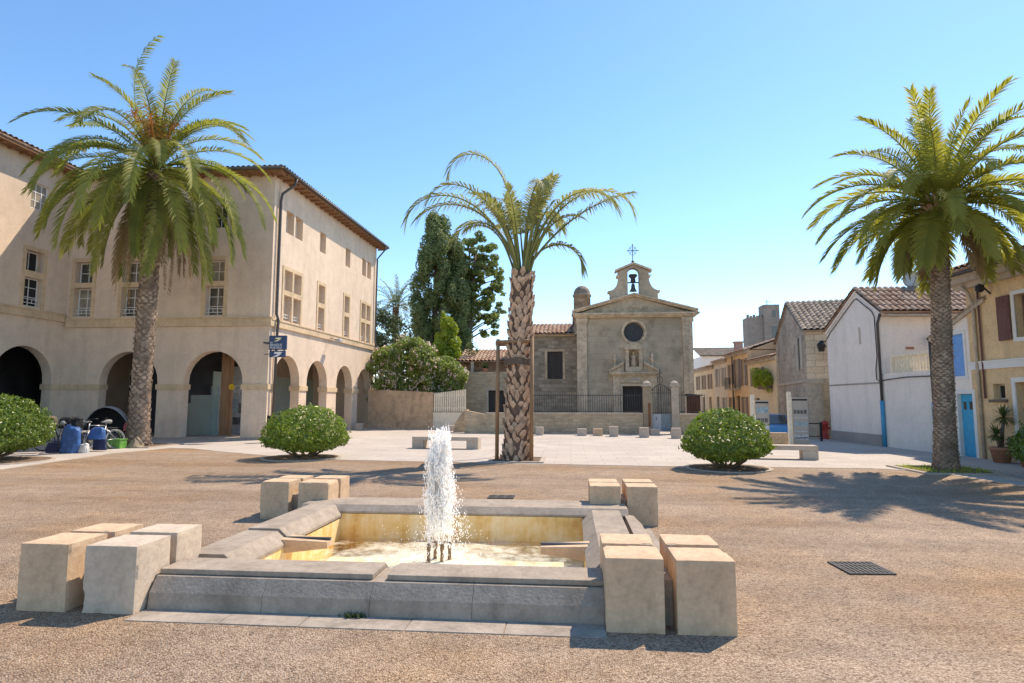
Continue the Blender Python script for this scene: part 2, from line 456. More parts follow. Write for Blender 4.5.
def watermat():
    m, nt, b, o = newmat('basin_water')
    nt.nodes.remove(b)
    c = coords(nt)
    n = tex_noise(nt, c, 9, 5, 0.65)
    n2 = tex_noise(nt, c, 3, 4, 0.6)
    gl = nd(nt, "ShaderNodeBsdfGlossy")
    gl.inputs["Roughness"].default_value = 0.06
    tr = nd(nt, "ShaderNodeBsdfTransparent")
    tr.inputs[0].default_value = (0.97, 0.95, 0.86, 1)
    fr = nd(nt, "ShaderNodeFresnel")
    fr.inputs[0].default_value = 1.33
    bp = nd(nt, "ShaderNodeBump")
    bp.inputs["Strength"].default_value = 0.35
    bp.inputs["Distance"].default_value = 0.03
    nt.links.new(n, bp.inputs["Height"])
    nt.links.new(bp.outputs[0], gl.inputs["Normal"])
    nt.links.new(bp.outputs[0], fr.inputs["Normal"])
    m1 = nd(nt, "ShaderNodeMixShader")
    nt.links.new(fr.outputs[0], m1.inputs[0])
    nt.links.new(tr.outputs[0], m1.inputs[1])
    nt.links.new(gl.outputs[0], m1.inputs[2])
    # foam spreading from the jet
    df = nd(nt, "ShaderNodeBsdfDiffuse")
    df.inputs[0].default_value = (0.93, 0.87, 0.70, 1)
    ds = nd(nt, "ShaderNodeVectorMath", operation='DISTANCE')
    nt.links.new(c, ds.inputs[0])
    ds.inputs[1].default_value = (0, 0, 0)
    fall = nd(nt, "ShaderNodeMapRange")
    fall.inputs[1].default_value = 0.15
    fall.inputs[2].default_value = 1.5
    fall.inputs[3].default_value = 0.66
    fall.inputs[4].default_value = 0.17
    nt.links.new(ds.outputs["Value"], fall.inputs[0])
    ff = mathn(nt, 'ADD', fall.outputs[0], mathn(nt, 'MULTIPLY', mathn(nt, 'SUBTRACT', n, 0.5), 0.8))
    ff = mathn(nt, 'ADD', ff, mathn(nt, 'MULTIPLY', mathn(nt, 'SUBTRACT', n2, 0.5), 1.0))
    fc = ramp(nt, ff, [(0.12, (0, 0, 0)), (0.75, (0.85, 0.85, 0.85))])
    m2 = nd(nt, "ShaderNodeMixShader")
    nt.links.new(fc, m2.inputs[0])
    nt.links.new(m1.outputs[0], m2.inputs[1])
    nt.links.new(df.outputs[0], m2.inputs[2])
    nt.links.new(m2.outputs[0], o.inputs[0])
    return m
M['water'] = watermat()

def jetmat():
    m, nt, b, o = newmat('splashing_water')
    b.inputs["Base Color"].default_value = (0.96, 0.95, 0.93, 1)
    b.inputs["Roughness"].default_value = 0.55
    t = nd(nt, "ShaderNodeBsdfTranslucent")
    t.inputs[0].default_value = (0.97, 0.96, 0.94, 1)
    m1 = nd(nt, "ShaderNodeMixShader")
    m1.inputs[0].default_value = 0.5
    nt.links.new(b.outputs[0], m1.inputs[1])
    nt.links.new(t.outputs[0], m1.inputs[2])
    tr = nd(nt, "ShaderNodeBsdfTransparent")
    m2 = nd(nt, "ShaderNodeMixShader")
    c = coords(nt)
    mp = nd(nt, "ShaderNodeMapping")
    mp.inputs["Scale"].default_value = (30, 30, 9)
    nt.links.new(c, mp.inputs[0])
    n = tex_noise(nt, mp.outputs[0], 1.0, 4, 0.6)
    f = ramp(nt, n, [(0.38, (0.1,) * 3), (0.62, (0.85,) * 3)])
    nt.links.new(f, m2.inputs[0])
    nt.links.new(m1.outputs[0], m2.inputs[1])
    nt.links.new(tr.outputs[0], m2.inputs[2])
    nt.links.new(m2.outputs[0], o.inputs[0])
    return m
M['jet'] = jetmat()
M['drop'] = leafmat('water_drop', (0.95, 0.94, 0.92), (0.97, 0.96, 0.95), 0.55, 0.7, 3)

# ------------------------------------------------------------------ mesh helpers
OFF = {}

class Frame:
    """a wall's own frame: u along the wall, w into the wall, z up"""
    def __init__(self, O, d):
        l = math.hypot(*d)
        self.O = O
        self.d = (d[0] / l, d[1] / l)
    def p(self, u, w, z):
        dx, dy = self.d
        return (self.O[0] + dx * u - dy * w, self.O[1] + dy * u + dx * w, z)

WORLDF = Frame((0, 0), (1, 0))

class MB:
    def __init__(self):
        self.v, self.f = [], []
    def add(self, vs_, fs_):
        n = len(self.v)
        self.v += [tuple(x) for x in vs_]
        self.f += [tuple(i + n for i in f) for f in fs_]
        return self
    def box(self, x0, x1, y0, y1, z0, z1, F=WORLDF):
        P = F.p
        return self.add([P(x0, y0, z0), P(x1, y0, z0), P(x1, y1, z0), P(x0, y1, z0), P(x0, y0, z1), P(x1, y0, z1), P(x1, y1, z1), P(x0, y1, z1)],
                        [(0, 3, 2, 1), (4, 5, 6, 7), (0, 1, 5, 4), (1, 2, 6, 5), (2, 3, 7, 6), (3, 0, 4, 7)])
    def quad(self, a, b, c, d):
        return self.add([a, b, c, d], [(0, 1, 2, 3)])
    def sheet(self, outline, holes=(), z=0.0, hfun=None):
        polys = [[Vector((x, y, 0)) for x, y in outline]] + [[Vector((x, y, 0)) for x, y in h] for h in holes]
        pts = [p for q in polys for p in q]
        tris = tessellate_polygon(polys)
        fs_ = []
        for t in tris:
            a, b, c = (pts[i] for i in t)
            if (b - a).cross(c - a).z < 0:
                t = (t[0], t[2], t[1])
            fs_.append(tuple(t))
        return self.add([(p.x, p.y, z) for p in pts], fs_)
    def wall(self, F, outline, holes=(), t=0.4, w0=0.0):
        polys = [[Vector((u, z, 0)) for u, z in outline]] + [[Vector((u, z, 0)) for u, z in h] for h in holes]
        pts = [p for q in polys for p in q]
        tris = tessellate_polygon(polys)
        n = len(pts)
        vs_ = [F.p(p.x, w0, p.y) for p in pts] + [F.p(p.x, w0 + t, p.y) for p in pts]
        fs_ = []
        for tr_ in tris:
            a, b, c = (pts[i] for i in tr_)
            if (b - a).cross(c - a).z < 0:
                tr_ = (tr_[0], tr_[2], tr_[1])
            fs_.append(tuple(tr_))
            fs_.append((tr_[2] + n, tr_[1] + n, tr_[0] + n))
        k = 0
        for qi, q in enumerate(polys):
            area = sum(q[i].x * q[(i + 1) % len(q)].y - q[(i + 1) % len(q)].x * q[i].y for i in range(len(q)))
            ccw = area > 0
            if qi:
                ccw = not ccw
            for i in range(len(q)):
                a, b = k + i, k + (i + 1) % len(q)
                fs_.append((b, a, a + n, b + n) if ccw else (a, b, b + n, a + n))
            k += len(q)
        return self.add(vs_, fs_)
    def ring(self, F, u0, u1, z0, z1, b, w0, w1):
        """rectangular frame of band width b round an opening"""
        self.box(u0 - b, u0, w0, w1, z0 - b, z1 + b, F)
        self.box(u1, u1 + b, w0, w1, z0 - b, z1 + b, F)
        self.box(u0, u1, w0, w1, z1, z1 + b, F)
        self.box(u0, u1, w0, w1, z0 - b, z0, F)
        return self
    def tube(self, pts, radii, n=8, cap=True):
        pts = [Vector(p) for p in pts]
        if isinstance(radii, (int, float)):
            radii = [radii] * len(pts)
        base = len(self.v)
        prev = None
        for i, p in enumerate(pts):
            t = (pts[min(i + 1, len(pts) - 1)] - pts[max(i - 1, 0)]).normalized()
            if prev is None:
                a = t.cross(Vector((0, 0, 1)))
                if a.length < 0.05:
                    a = t.cross(Vector((0, 1, 0)))
                a.normalize()
            else:
                a = (prev - t * prev.dot(t)).normalized()
            prev = a
            b = t.cross(a)
            for k in range(n):
                an = 2 * math.pi * k / n
                self.v.append(tuple(p + (a * math.cos(an) + b * math.sin(an)) * radii[i]))
        for i in range(len(pts) - 1):
            for k in range(n):
                k2 = (k + 1) % n
                self.f.append((base + i * n + k2, base + i * n + k, base + (i + 1) * n + k, base + (i + 1) * n + k2))
        if cap:
            self.f.append(tuple(base + k for k in range(n)))
            self.f.append(tuple(base + (len(pts) - 1) * n + k for k in range(n - 1, -1, -1)))
        return self
    def bar(self, a, b, r, n=5):
        return self.tube([a, b], r, n)
    def lathe(self, prof, c=(0, 0, 0), n=20, a0=0.0, a1=2 * math.pi):
        base = len(self.v)
        full = abs(a1 - a0 - 2 * math.pi) < 1e-6
        m = n if full else n + 1
        for r, z in prof:
            for k in range(m):
                a = a0 + (a1 - a0) * k / n
                self.v.append((c[0] + r * math.cos(a), c[1] + r * math.sin(a), c[2] + z))
        for i in range(len(prof) - 1):
            for k in range(n):
                k2 = (k + 1) % m
                self.f.append((base + i * m + k, base + i * m + k2, base + (i + 1) * m + k2, base + (i + 1) * m + k))
        return self
    def build(self, name, mat, parent=None, smooth=False, bevel=0.0):
        off = Vector(OFF.get(parent.name, (0, 0, 0))) if parent else Vector((0, 0, 0))
        me = bpy.data.meshes.new(name)
        if parent is None and self.v:
            xs, ys, zs = zip(*self.v)
            off = Vector(((min(xs) + max(xs)) / 2, (min(ys) + max(ys)) / 2, min(zs)))
            if self.keep:
                off = Vector(self.keep)
        me.from_pydata([(x - off.x, y - off.y, z - off.z) for x, y, z in self.v], [], self.f)
        me.update()
        if smooth:
            for p in me.polygons:
                p.use_smooth = True
        me.materials.append(mat)
        o = bpy.data.objects.new(name, me)
        COL.objects.link(o)
        if parent:
            o.parent = parent
            OFF[o.name] = tuple(off)
        else:
            o.location = off
            OFF[o.name] = tuple(off)
        if bevel:
            bv = o.modifiers.new("bevel", 'BEVEL')
            bv.width = bevel
            bv.segments = 2
            bv.limit_method = 'ANGLE'
            bv.angle_limit = R(50)
        return o
    keep = None

def tag(o, label, cat, group=None, kind=None):
    o['label'] = label
    o['category'] = cat
    if group:
        o['group'] = group
    if kind:
        o['kind'] = kind
    return o

def thing(name, label, cat, loc=(0, 0, 0), group=None, rz=0.0):
    o = bpy.data.objects.new(name, None)
    o.empty_display_size = 0.2
    COL.objects.link(o)
    o.location = loc
    o.rotation_euler = (0, 0, rz)
    OFF[o.name] = tuple(loc) if rz == 0 else (0, 0, 0)
    return tag(o, label, cat, group)

def proto(name, label, cat, group=None):
    """a thing modelled round the origin and moved into place afterwards"""
    return thing(name, label, cat, (0, 0, 0), group)

def structure(o):
    o['kind'] = 'structure'
    return o

def dup(root, loc, rz, label, scale=(1, 1, 1), group=None):
    def cp(o, parent):
        c = o.copy()
        COL.objects.link(c)
        if parent:
            c.parent = parent
        for ch in list(o.children):
            cp(ch, c)
        return c
    r = cp(root, None)
    r.location = loc
    r.rotation_euler = (0, 0, rz)
    r.scale = scale
    r['label'] = label
    if group:
        r['group'] = group
    return r

def arch_notch(u0, u1, spring, n=14, z0=0.0):
    c, r = (u0 + u1) / 2, (u1 - u0) / 2
    pts = [(u0, z0)]
    for i in range(n + 1):
        a = math.pi - math.pi * i / n
        pts.append((c + r * math.cos(a), spring + r * math.sin(a)))
    pts.append((u1, z0))
    return pts

def rect(u0, u1, z0, z1):
    return [(u0, z0), (u1, z0), (u1, z1), (u0, z1)]

def circ(u, z, r, n=28):
    return [(u + r * math.cos(2 * math.pi * i / n), z + r * math.sin(2 * math.pi * i / n)) for i in range(n)]

def roof_sheet(mb, e0, e1, r0, r1, pitch=0.24, amp=0.05, course=0.38):
    e0, e1, r0, r1 = map(Vector, (e0, e1, r0, r1))
    L = max((e1 - e0).length, (r1 - r0).length)
    W = max((r0 - e0).length, (r1 - e1).length)
    nu = max(2, int(L / pitch)) * 6
    nc = max(1, int(W / course))
    nrm = (e1 - e0).cross(r0 - e0)
    if nrm.length < 1e-6:
        nrm = (e1 - e0).cross(r1 - e0)
    nrm.normalize()
    if nrm.z < 0:
        nrm = -nrm
    base = len(mb.v)
    rows = []
    for c in range(nc):
        rows += [(c / nc, 0.03), ((c + 1) / nc, 0.0)]
    for s, h in rows:
        a, b = e0.lerp(r0, s), e1.lerp(r1, s)
        for i in range(nu + 1):
            ph = 2 * math.pi * i / 6
            k = amp * (abs(math.sin(ph / 2)) * 1.4 - 0.5)
            mb.v.append(tuple(a.lerp(b, i / nu) + nrm * (k + h)))
    m = nu + 1
    for r_ in range(len(rows) - 1):
        for i in range(nu):
            a = base + r_ * m + i
            mb.f.append((a, a + 1, a + 1 + m, a + m))
    # underside
    d = nrm * -0.09
    mb.add([e0 + d, e1 + d, r1 + d, r0 + d], [(3, 2, 1, 0)])
    mb.add([e0 + d, e1 + d, e1 + nrm * -0.02, e0 + nrm * -0.02], [(0, 1, 2, 3)])
    return mb

# ------------------------------------------------------------------ ground
BX0, BX1, BY0, BY1 = -3.25, 0.32, 5.2, 8.15        # hole for the sunken basin
DX0, DX1, DY0, DY1 = 8.6, 12.6, 28.4, 37.4         # the street dips here
m = MB()
m.keep = (0, 0, 0)
m.sheet([(-500, -300), (500, -300), (500, 700), (-500, 700)],
        [[(BX0, BY0), (BX0, BY1), (BX1, BY1), (BX1, BY0)], [(DX0, DY0), (DX0, DY1), (DX1, DY1), (DX1, DY0)]], 0.0)
structure(m.build('paved_square', M['paving']))
m = MB()
m.keep = (0, 0, 0)
g = [(-14.2, -14), (9.6, -14), (9.0, 12.4), (8.5, 15.5), (7.4, 16.05), (5.7, 16.1), (3.0, 16.05), (-2.2, 16.5), (-6.4, 16.95), (-9.0, 17.9), (-11.6, 19.4), (-13.3, 20.5), (-14.35, 20.7), (-14.65, 18.2), (-14.3, 15.9), (-13.9, 13.7)]
m.sheet(g, [[(BX0, BY0), (BX0, BY1), (BX1, BY1), (BX1, BY0)]], 0.004)
structure(m.build('gravel_ground', M['gravel']))
m = MB()
m.keep = (0, 0, 0)
N1, N2 = 12, 24
for j in range(N2 + 1):
    for i in range(N1 + 1):
        x, y = DX0 + (DX1 - DX0) * i / N1, DY0 + (DY1 - DY0) * j / N2
        e = min(1, min(i, N1 - i) / 3.0, j / 4.0, (N2 - j) / 4.0)
        m.v.append((x, y, -0.42 * e * e * (3 - 2 * e)))
for j in range(N2):
    for i in range(N1):
        a = j * (N1 + 1) + i
        m.f.append((a, a + 1, a + N1 + 2, a + N1 + 1))
structure(m.build('street_dip', M['dirt_road'], smooth=True))
# flush kerb along the gravel
m = MB()
def strip(mb, pts, w, z0, z1):
    for (x0, y0), (x1, y1) in zip(pts, pts[1:]):
        F = Frame((x0, y0), (x1 - x0, y1 - y0))
        mb.box(-0.01, math.hypot(x1 - x0, y1 - y0), -w / 2, w / 2, z0, z1, F)


strip(m, g[2:16], 0.14, -0.05, 0.012)
m.keep = (0, 0, 0)
structure(m.build('kerb_edge', M['kerb']))
m = MB()
strip(m, [(9.9, 15.6), (9.45, 14.2), (9.3, 12.2), (9.5, 8)], 0.16, -0.05, 0.05)
structure(m.build('kerb_stone', M['kerb']))
# ------------------------------------------------------------------ fountain
ft = thing('fountain', 'square sunken stone fountain with sloped grey rim and ochre stained basin', 'fountain', (-1.43, 6.9, 0))
XL, XR = -3.03, 0.13
# front rim: foot + ledge (local: u along X, w inward = +Y)
Ff = Frame((-3.38, 4.70), (1, 0))
def profile(mb, F, L, pts):
    """extrude a (w, z) profile along u from 0 to L"""
    n = len(pts)
    vs_ = [F.p(0, w, z) for w, z in pts] + [F.p(L, w, z) for w, z in pts]
    fs_ = [(i, (i + 1) % n, n + (i + 1) % n, n + i) for i in range(n)]
    fs_ = [tuple(reversed(f)) for f in fs_]
    fs_.append(tuple(range(n)))
    fs_.append(tuple(reversed(range(n, 2 * n))))
    return mb.add(vs_, fs_)
m = MB()
foot = [(0, 0), (0.02, 0.13), (0.10, 0.24), (0.5, 0.24), (0.5, -0.1), (0, -0.1)]
joints = [0, 0.95, 1.82, 2.62, 3.62]
for a, b in zip(joints, joints[1:]):
    profile(m, Frame((-3.38 + a + 0.001, 4.70), (1, 0)), b - a - 0.002, foot)
m.build('front_plinth', M['rim'], ft, bevel=0.003)
m = MB()
slab = [(0.14, 0.243), (0.14, 0.285), (0.50, 0.285), (0.68, 0.15), (0.68, 0.10), (0.5, 0.10), (0.5, 0.243)]
profile(m, Ff, 1.80, slab)
m.build('coping_slab', M['rim'], ft, bevel=0.006)
m = MB()
profile(m, Frame((-1.46, 4.70), (1, 0)), 1.70, slab)
m.build('coping_slab', M['rim'], ft, bevel=0.006)
# side rims: left (w towards +X), right (w towards -X)
side = [(0, 0), (0.03, 0.10), (0.13, 0.20), (0.25, 0.22), (0.25, -0.1), (0, -0.1)]
flat = [(0.31, -0.1), (0.31, 0.285), (0.66, 0.285), (0.79, 0.17), (0.79, 0.135), (0.70, 0.135), (0.70, -0.1)]
groove = [(0.249, -0.1), (0.249, 0.13), (0.311, 0.13), (0.311, -0.1)]
for nm, F1, F2 in (('left', Frame((-3.82, 8.03), (0, -1)), 1), ('right', Frame((0.92, 5.40), (0, 1)), -1)):
    # Frame d=(0,-1): inward = (+1, 0);  d=(0,1): inward = (-1, 0)
    L = 2.63
    m = MB()
    profile(m, F1, L, side)
    profile(m, F1, L, groove)
    m.build('side_kerb', M['rim'], ft, bevel=0.006)
    half = 1.58 if nm == 'left' else 1.04
    m = MB()
    profile(m, F1, half, flat)
    m.build('coping_slab', M['rim'], ft, bevel=0.006)
    m = MB()
    F3 = Frame(F1.p(half + 0.03, 0, 0)[:2], F1.d)
    profile(m, F3, L - half - 0.03, [(w, z - 0.018 if z > 0 else z) for w, z in flat])
    m.build('coping_slab', M['rim'], ft, bevel=0.006)
    # spout
    us = half
    m = MB()
    P = F1.p
    z1, z0 = 0.20, 0.075
    a = [P(us - 0.13, 0.70, z0 - 0.03), P(us + 0.13, 0.70, z0 - 0.03), P(us + 0.13, 0.70, z1), P(us - 0.13, 0.70, z1)]
    b = [P(us - 0.09, 1.24, z0 + 0.03), P(us + 0.09, 1.24, z0 + 0.03), P(us + 0.09, 1.24, z1 - 0.025), P(us - 0.09, 1.24, z1 - 0.025)]
    m.add(a + b, [(0, 1, 2, 3), (7, 6, 5, 4), (0, 4, 5, 1), (1, 5, 6, 2), (2, 6, 7, 3), (3, 7, 4, 0)])
    m.build('spout', M['block'], ft, bevel=0.006)
    m = MB()
    m.box(us - 0.02, us + 0.02, 0.72, 1.243, z1 - 0.02, z1 + 0.002, F1)
    m.build('spout_channel', M['darkroom'], ft)
# rear rim (w towards -Y)
Fb = Frame((0.72, 9.02), (-1, 0))
m = MB()
profile(m, Fb, 4.34, foot)
m.build('rear_plinth', M['rim'], ft, bevel=0.006)
m = MB()
profile(m, Fb, 4.34, [(0.5, -0.1), (0.5, 0.285), (0.99, 0.285), (1.08, 0.21), (1.08, 0.185), (1.01, 0.185), (1.01, -0.1)])
m.build('coping_slab', M['rim'], ft, bevel=0.006)
# basin walls and floor
m = MB()
t = 0.06
m.box(XL - 0.08, XL - 0.01, 5.40, 8.0, -0.35, 0.12)
m.box(XR + 0.01, XR + 0.08, 5.40, 8.0, -0.35, 0.12)
m.box(XL - 0.08, XR + 0.08, 5.30, 5.37, -0.35, 0.12)
m.box(XL - 0.01, XR + 0.01, 7.945, 8.0, -0.35, 0.18)
m.build('basin_wall', M['basin'], ft)
m = MB()
m.box(XL, XR, 5.36, 7.93, -0.36, -0.30)
m.build('basin_floor', M['floor'], ft)
# nozzles
for dx, dy in ((-0.10, -0.04), (-0.05, 0.07), (0.06, -0.07), (0.12, 0.05)):
    m = MB()
    x, y = -1.50 + dx, 6.9 + dy
    m.lathe([(0.030, -0.3), (0.030, -0.16), (0.024, -0.14), (0.018, -0.02), (0.024, 0.0), (0.024, 0.06), (0.012, 0.075)], (x, y, 0), 8)
    m.build('nozzle', M['nozzle'], ft, True)
# water
m = MB()
m.keep = (-1.5, 6.9, -0.14)
n = 40
for j in range(n + 1):
    for i in range(n + 1):
        x, y = XL + (XR - XL) * i / n, 5.36 + (7.93 - 5.36) * j / n
        d = math.hypot(x + 1.5, y - 6.9)
        h = 0.02 * noise.noise(Vector((x * 5, y * 5, 0))) + 0.03 * noise.noise(Vector((x * 11, y * 11, 3))) * math.exp(-d * 1.5)
        m.v.append((x, y, -0.13 + h))
for j in range(n):
    for i in range(n):
        a = j * (n + 1) + i
        m.f.append((a, a + 1, a + n + 2, a + n + 1))
w_ = structure(m.build('water', M['water'], smooth=True))

# jet: a torn column of water, its clots and its drops
jr = random.Random(3)
jt = thing('water_jet', 'white foaming column of water shooting up from the basin nozzles', 'water jet', (-1.5, 6.9, -0.13))
m = MB()
for k, (dx, dy, top, r0, r1) in enumerate(((-0.10, -0.04, 1.12, 0.014, 0.05), (-0.05, 0.07, 1.31, 0.014, 0.06), (0.06, -0.07, 1.36, 0.014, 0.06), (0.12, 0.05, 1.20, 0.014, 0.05), (0.0, 0.0, 1.30, 0.010, 0.065))):
    pts, rad = [], []
    nn = 60
    for i in range(nn + 1):
        s_ = i / nn
        z = 0.06 + (top - 0.06) * s_
        x = -1.5 + dx * (1 - 0.45 * s_) + 0.035 * noise.noise(Vector((k * 5.0, 0, z * 7))) * s_
        y = 6.9 + dy * (1 - 0.45 * s_) + 0.035 * noise.noise(Vector((k * 5.0, 9, z * 7))) * s_
        r = (r0 + (r1 - r0) * min(1, s_ * 1.7)) * (1 + 0.8 * noise.noise(Vector((k * 3.0, 4, z * 17))))
        if s_ > 0.93:
            r *= max(0.1, (1 - s_) * 13)
        pts.append((x, y, z))
        rad.append(max(0.006, r))
    m.tube(pts, rad, 9)
for k in range(46):
    a, q = jr.uniform(0, 6.28), 0.125 * math.sqrt(jr.random())
    top, z0 = jr.uniform(.7, 1.33), jr.uniform(.06, .7)
    pts, rad = [], []
    for i in range(25):
        z = z0 + (top - z0) * i / 24
        sp = 1 + .5 * max(0, .6 - z)
        pts.append((-1.5 + q * sp * math.cos(a) + .03 * noise.noise(Vector((k, z * 6, 0))), 6.9 + q * sp * math.sin(a) + .03 * noise.noise(Vector((k, z * 6, 5))), z))
        rad.append(max(.002, (.006 + .012 * math.sin(math.pi * i / 24)) * (1 + .9 * noise.noise(Vector((k * 2, z * 22, 1))))))
    m.tube(pts, rad, 6)
m.build('water_column', M['jet'], jt, True)
def blob(mb, c, r, el=1.0):
    x, y, z = c
    jj = lambda: r * jr.uniform(0.7, 1.25)
    vs_ = [(x + jj(), y, z), (x - jj(), y, z), (x, y + jj(), z), (x, y - jj(), z), (x, y, z + jj() * el), (x, y, z - jj() * el)]
    mb.add(vs_, [(0, 2, 4), (2, 1, 4), (1, 3, 4), (3, 0, 4), (2, 0, 5), (1, 2, 5), (3, 1, 5), (0, 3, 5)])
m = MB()
for i in range(7000):                                 # ragged body of the column
    z = 0.14 + 1.30 * jr.random() ** 0.9
    half = 0.140 + 0.014 * math.sin(z * 9) + (0.045 * math.exp(-((z - .62) / .25) ** 2))
    a = jr.uniform(0, 2 * math.pi)
    rr = half * math.sqrt(jr.random()) * 1.05
    nz = noise.noise(Vector((math.cos(a) * 2, math.sin(a) * 2, z * 5)))
    if nz < -0.22 or z > 1.30 + 0.22 * noise.noise(Vector((math.cos(a) * 3, math.sin(a) * 3, 7))):
        continue
    blob(m, (-1.5 + rr * math.cos(a), 6.9 + rr * math.sin(a), z), jr.uniform(0.0015, 0.0065), jr.uniform(1.5, 5.0))
for i in range(4200):                                 # falling curtain
    a = jr.uniform(0, 2 * math.pi)
    rr = 0.13 + 0.19 * jr.random() ** 1.6
    z = -0.1 + 1.0 * jr.random()
    if z > 0.80 - 0.5 * (rr - 0.15) / 0.16 + 0.4 * noise.noise(Vector((math.cos(a) * 2, math.sin(a) * 2, 1))):
        continue
    if noise.noise(Vector((math.cos(a) * 4, math.sin(a) * 4, z * 4))) < -0.1:
        continue
    blob(m, (-1.5 + 0.04 + rr * math.cos(a), 6.9 + rr * math.sin(a), z), jr.uniform(0.0015, 0.0065), jr.uniform(1.0, 3.0))
for i in range(420):                                 # spray near the surface
    a = jr.uniform(0, 2 * math.pi)
    rr = 0.2 + 0.45 * jr.random() ** 1.6
    z = -0.12 + 0.40 * jr.random() ** 1.5
    blob(m, (-1.5 + rr * math.cos(a), 6.9 + rr * math.sin(a), z), jr.uniform(0.002, 0.006), 1.2)
m.build('spray', M['drop'], jt)

# corner blocks
BG = 'stone blocks at the fountain corners'
where = {'FL': 'fountain corner facing the bicycles', 'FR': 'fountain corner facing the drain grate', 'BL': 'far fountain corner towards the beige arcades', 'BR': 'far fountain corner towards the white house'}
def rough_block(mb, x0, x1, y0, y1, z0, z1, r_, n=14, amp=0.0045):
    """a worn stone: faces cut into a grid, edges and corners knocked back unevenly"""
    sd_ = r_.uniform(0, 99)
    idx = {}
    def vert(i, j, k):
        if (i, j, k) not in idx:
            f = [i / n, j / n, k / n]
            e = sorted(min(t_, 1 - t_) for t_ in f)
            p = Vector((x0 + (x1 - x0) * f[0], y0 + (y1 - y0) * f[1], z0 + (z1 - z0) * f[2]))
            nn = noise.noise(p * 14 + Vector((sd_, 0, 0)))
            n3 = noise.noise(p * 5 + Vector((0, sd_, 0)))
            w = amp * (0.45 + 0.9 * max(0, nn) + (1.8 if n3 > .38 else 0)) if e[1] < .5 / n else 0.0
            if e[2] < .5 / n:
                w *= 1.3
            q = p.copy()
            for a, (lo, hi) in enumerate(((x0, x1), (y0, y1), (z0, z1))):
                if f[a] < .5 / n:
                    q[a] = lo + w if a < 2 else lo
                elif f[a] > 1 - .5 / n:
                    q[a] = hi - w
            q += Vector((.0012 * noise.noise(p * 30), .0012 * noise.noise(p * 33), 0))
            idx[(i, j, k)] = len(mb.v)
            mb.v.append(tuple(q))
        return idx[(i, j, k)]
    for a in range(n):
        for b in range(n):
            mb.f.append((vert(a, b, 0), vert(a, b + 1, 0), vert(a + 1, b + 1, 0), vert(a + 1, b, 0)))
            mb.f.append((vert(a, b, n), vert(a + 1, b, n), vert(a + 1, b + 1, n), vert(a, b + 1, n)))
            mb.f.append((vert(a, 0, b), vert(a + 1, 0, b), vert(a + 1, 0, b + 1), vert(a, 0, b + 1)))
            mb.f.append((vert(a, n, b), vert(a, n, b + 1), vert(a + 1, n, b + 1), vert(a + 1, n, b)))
            mb.f.append((vert(0, a, b), vert(0, a, b + 1), vert(0, a + 1, b + 1), vert(0, a + 1, b)))
            mb.f.append((vert(n, a, b), vert(n, a + 1, b), vert(n, a + 1, b + 1), vert(n, a, b + 1)))
def blk(x0, x1, y0, y1, h, c, pos, grey=False):
    r_ = random.Random(int(x0 * 100 + y0 * 37))
    m = MB()
    rough_block(m, x0, x1, y0, y1, 0, h, r_)
    tag(m.build('stone_block', M['block_grey' if grey else 'block']), ('grey beige' if grey else 'tan') + ' block, %s of four, %s' % (pos, where[c]), 'stone block', BG)
for c, (xa, xb, xc, xd), (ya, yb, yc, yd), inner in (
        ('FL', (-4.40, -3.98, -3.84, -3.40), (4.58, 4.99, 5.07, 5.43), 1),
        ('FR', (0.24, 0.66, 0.745, 1.16), (4.57, 4.97, 5.05, 5.42), 0),
        ('BL', (-4.40, -3.98, -3.84, -3.40), (8.37, 8.76, 8.83, 9.2), 1),
        ('BR', (0.25, 0.66, 0.745, 1.15), (8.37, 8.76, 8.83, 9.2), 0)):
    for i, (x0, x1) in enumerate(((xa, xb), (xc, xd))):
        for j, (y0, y1) in enumerate(((ya, yb), (yc, yd))):
            io = 'rim-side' if i == inner else 'outer'
            fb = 'front' if j == 0 else 'rear'
            blk(x0, x1, y0, y1, 0.52 + (0.004 if i == j else 0), c, io + ' ' + fb, c == 'FL' and i == 1)
# low connector between the block pairs
for (x0, x1, y0, y1) in ((0.66, 0.745, 4.75, 5.3), (-3.98, -3.84, 4.8, 5.3), (0.66, 0.745, 8.5, 9.0), (-3.98, -3.84, 8.5, 9.0)):
    m = MB()
    m.box(x0 + 0.002, x1 - 0.002, y0, y1, 0, 0.33)
    m.build('corner_infill', M['rim'], ft)
# apron
m = MB()
x = -3.38
for k, w in enumerate((0.75, 0.62, 0.8, 0.72, 0.73)):
    m.box(x + 0.004, x + w - 0.004, 4.45, 4.695, -0.03, 0.010 + 0.001 * (k % 2))
    x += w
structure(m.build('stone_apron_path', M['apron']))
m = MB()
m.box(0.93, 1.02, 5.45, 8.35, -0.03, 0.014)
m.box(-3.98, -3.83, 5.45, 8.35, -0.03, 0.014)
structure(m.build('stone_side_path', M['apron']))
# weeds at the plinth
def tuft(mb, c, n, h, sp, r_):
    for i in range(n):
        a = r_.uniform(0, 6.28)
        l = h * r_.uniform(0.5, 1)
        x, y = c[0] + r_.gauss(0, sp), c[1] + r_.gauss(0, sp * 0.3)
        dx, dy = math.cos(a), math.sin(a)
        w = 0.008
        mb.add([(x - dy * w, y + dx * w, c[2]), (x + dy * w, y - dx * w, c[2]), (x + dx * l * 0.6, y + dy * l * 0.6, c[2] + l)], [(0, 1, 2)])
m = MB()
tuft(m, (-1.66, 4.668, 0.011), 70, 0.045, 0.045, jr)
tag(m.build('weed_tuft', M['darkleaf']), 'small dark weed growing at the foot of the fountain rim', 'weed')

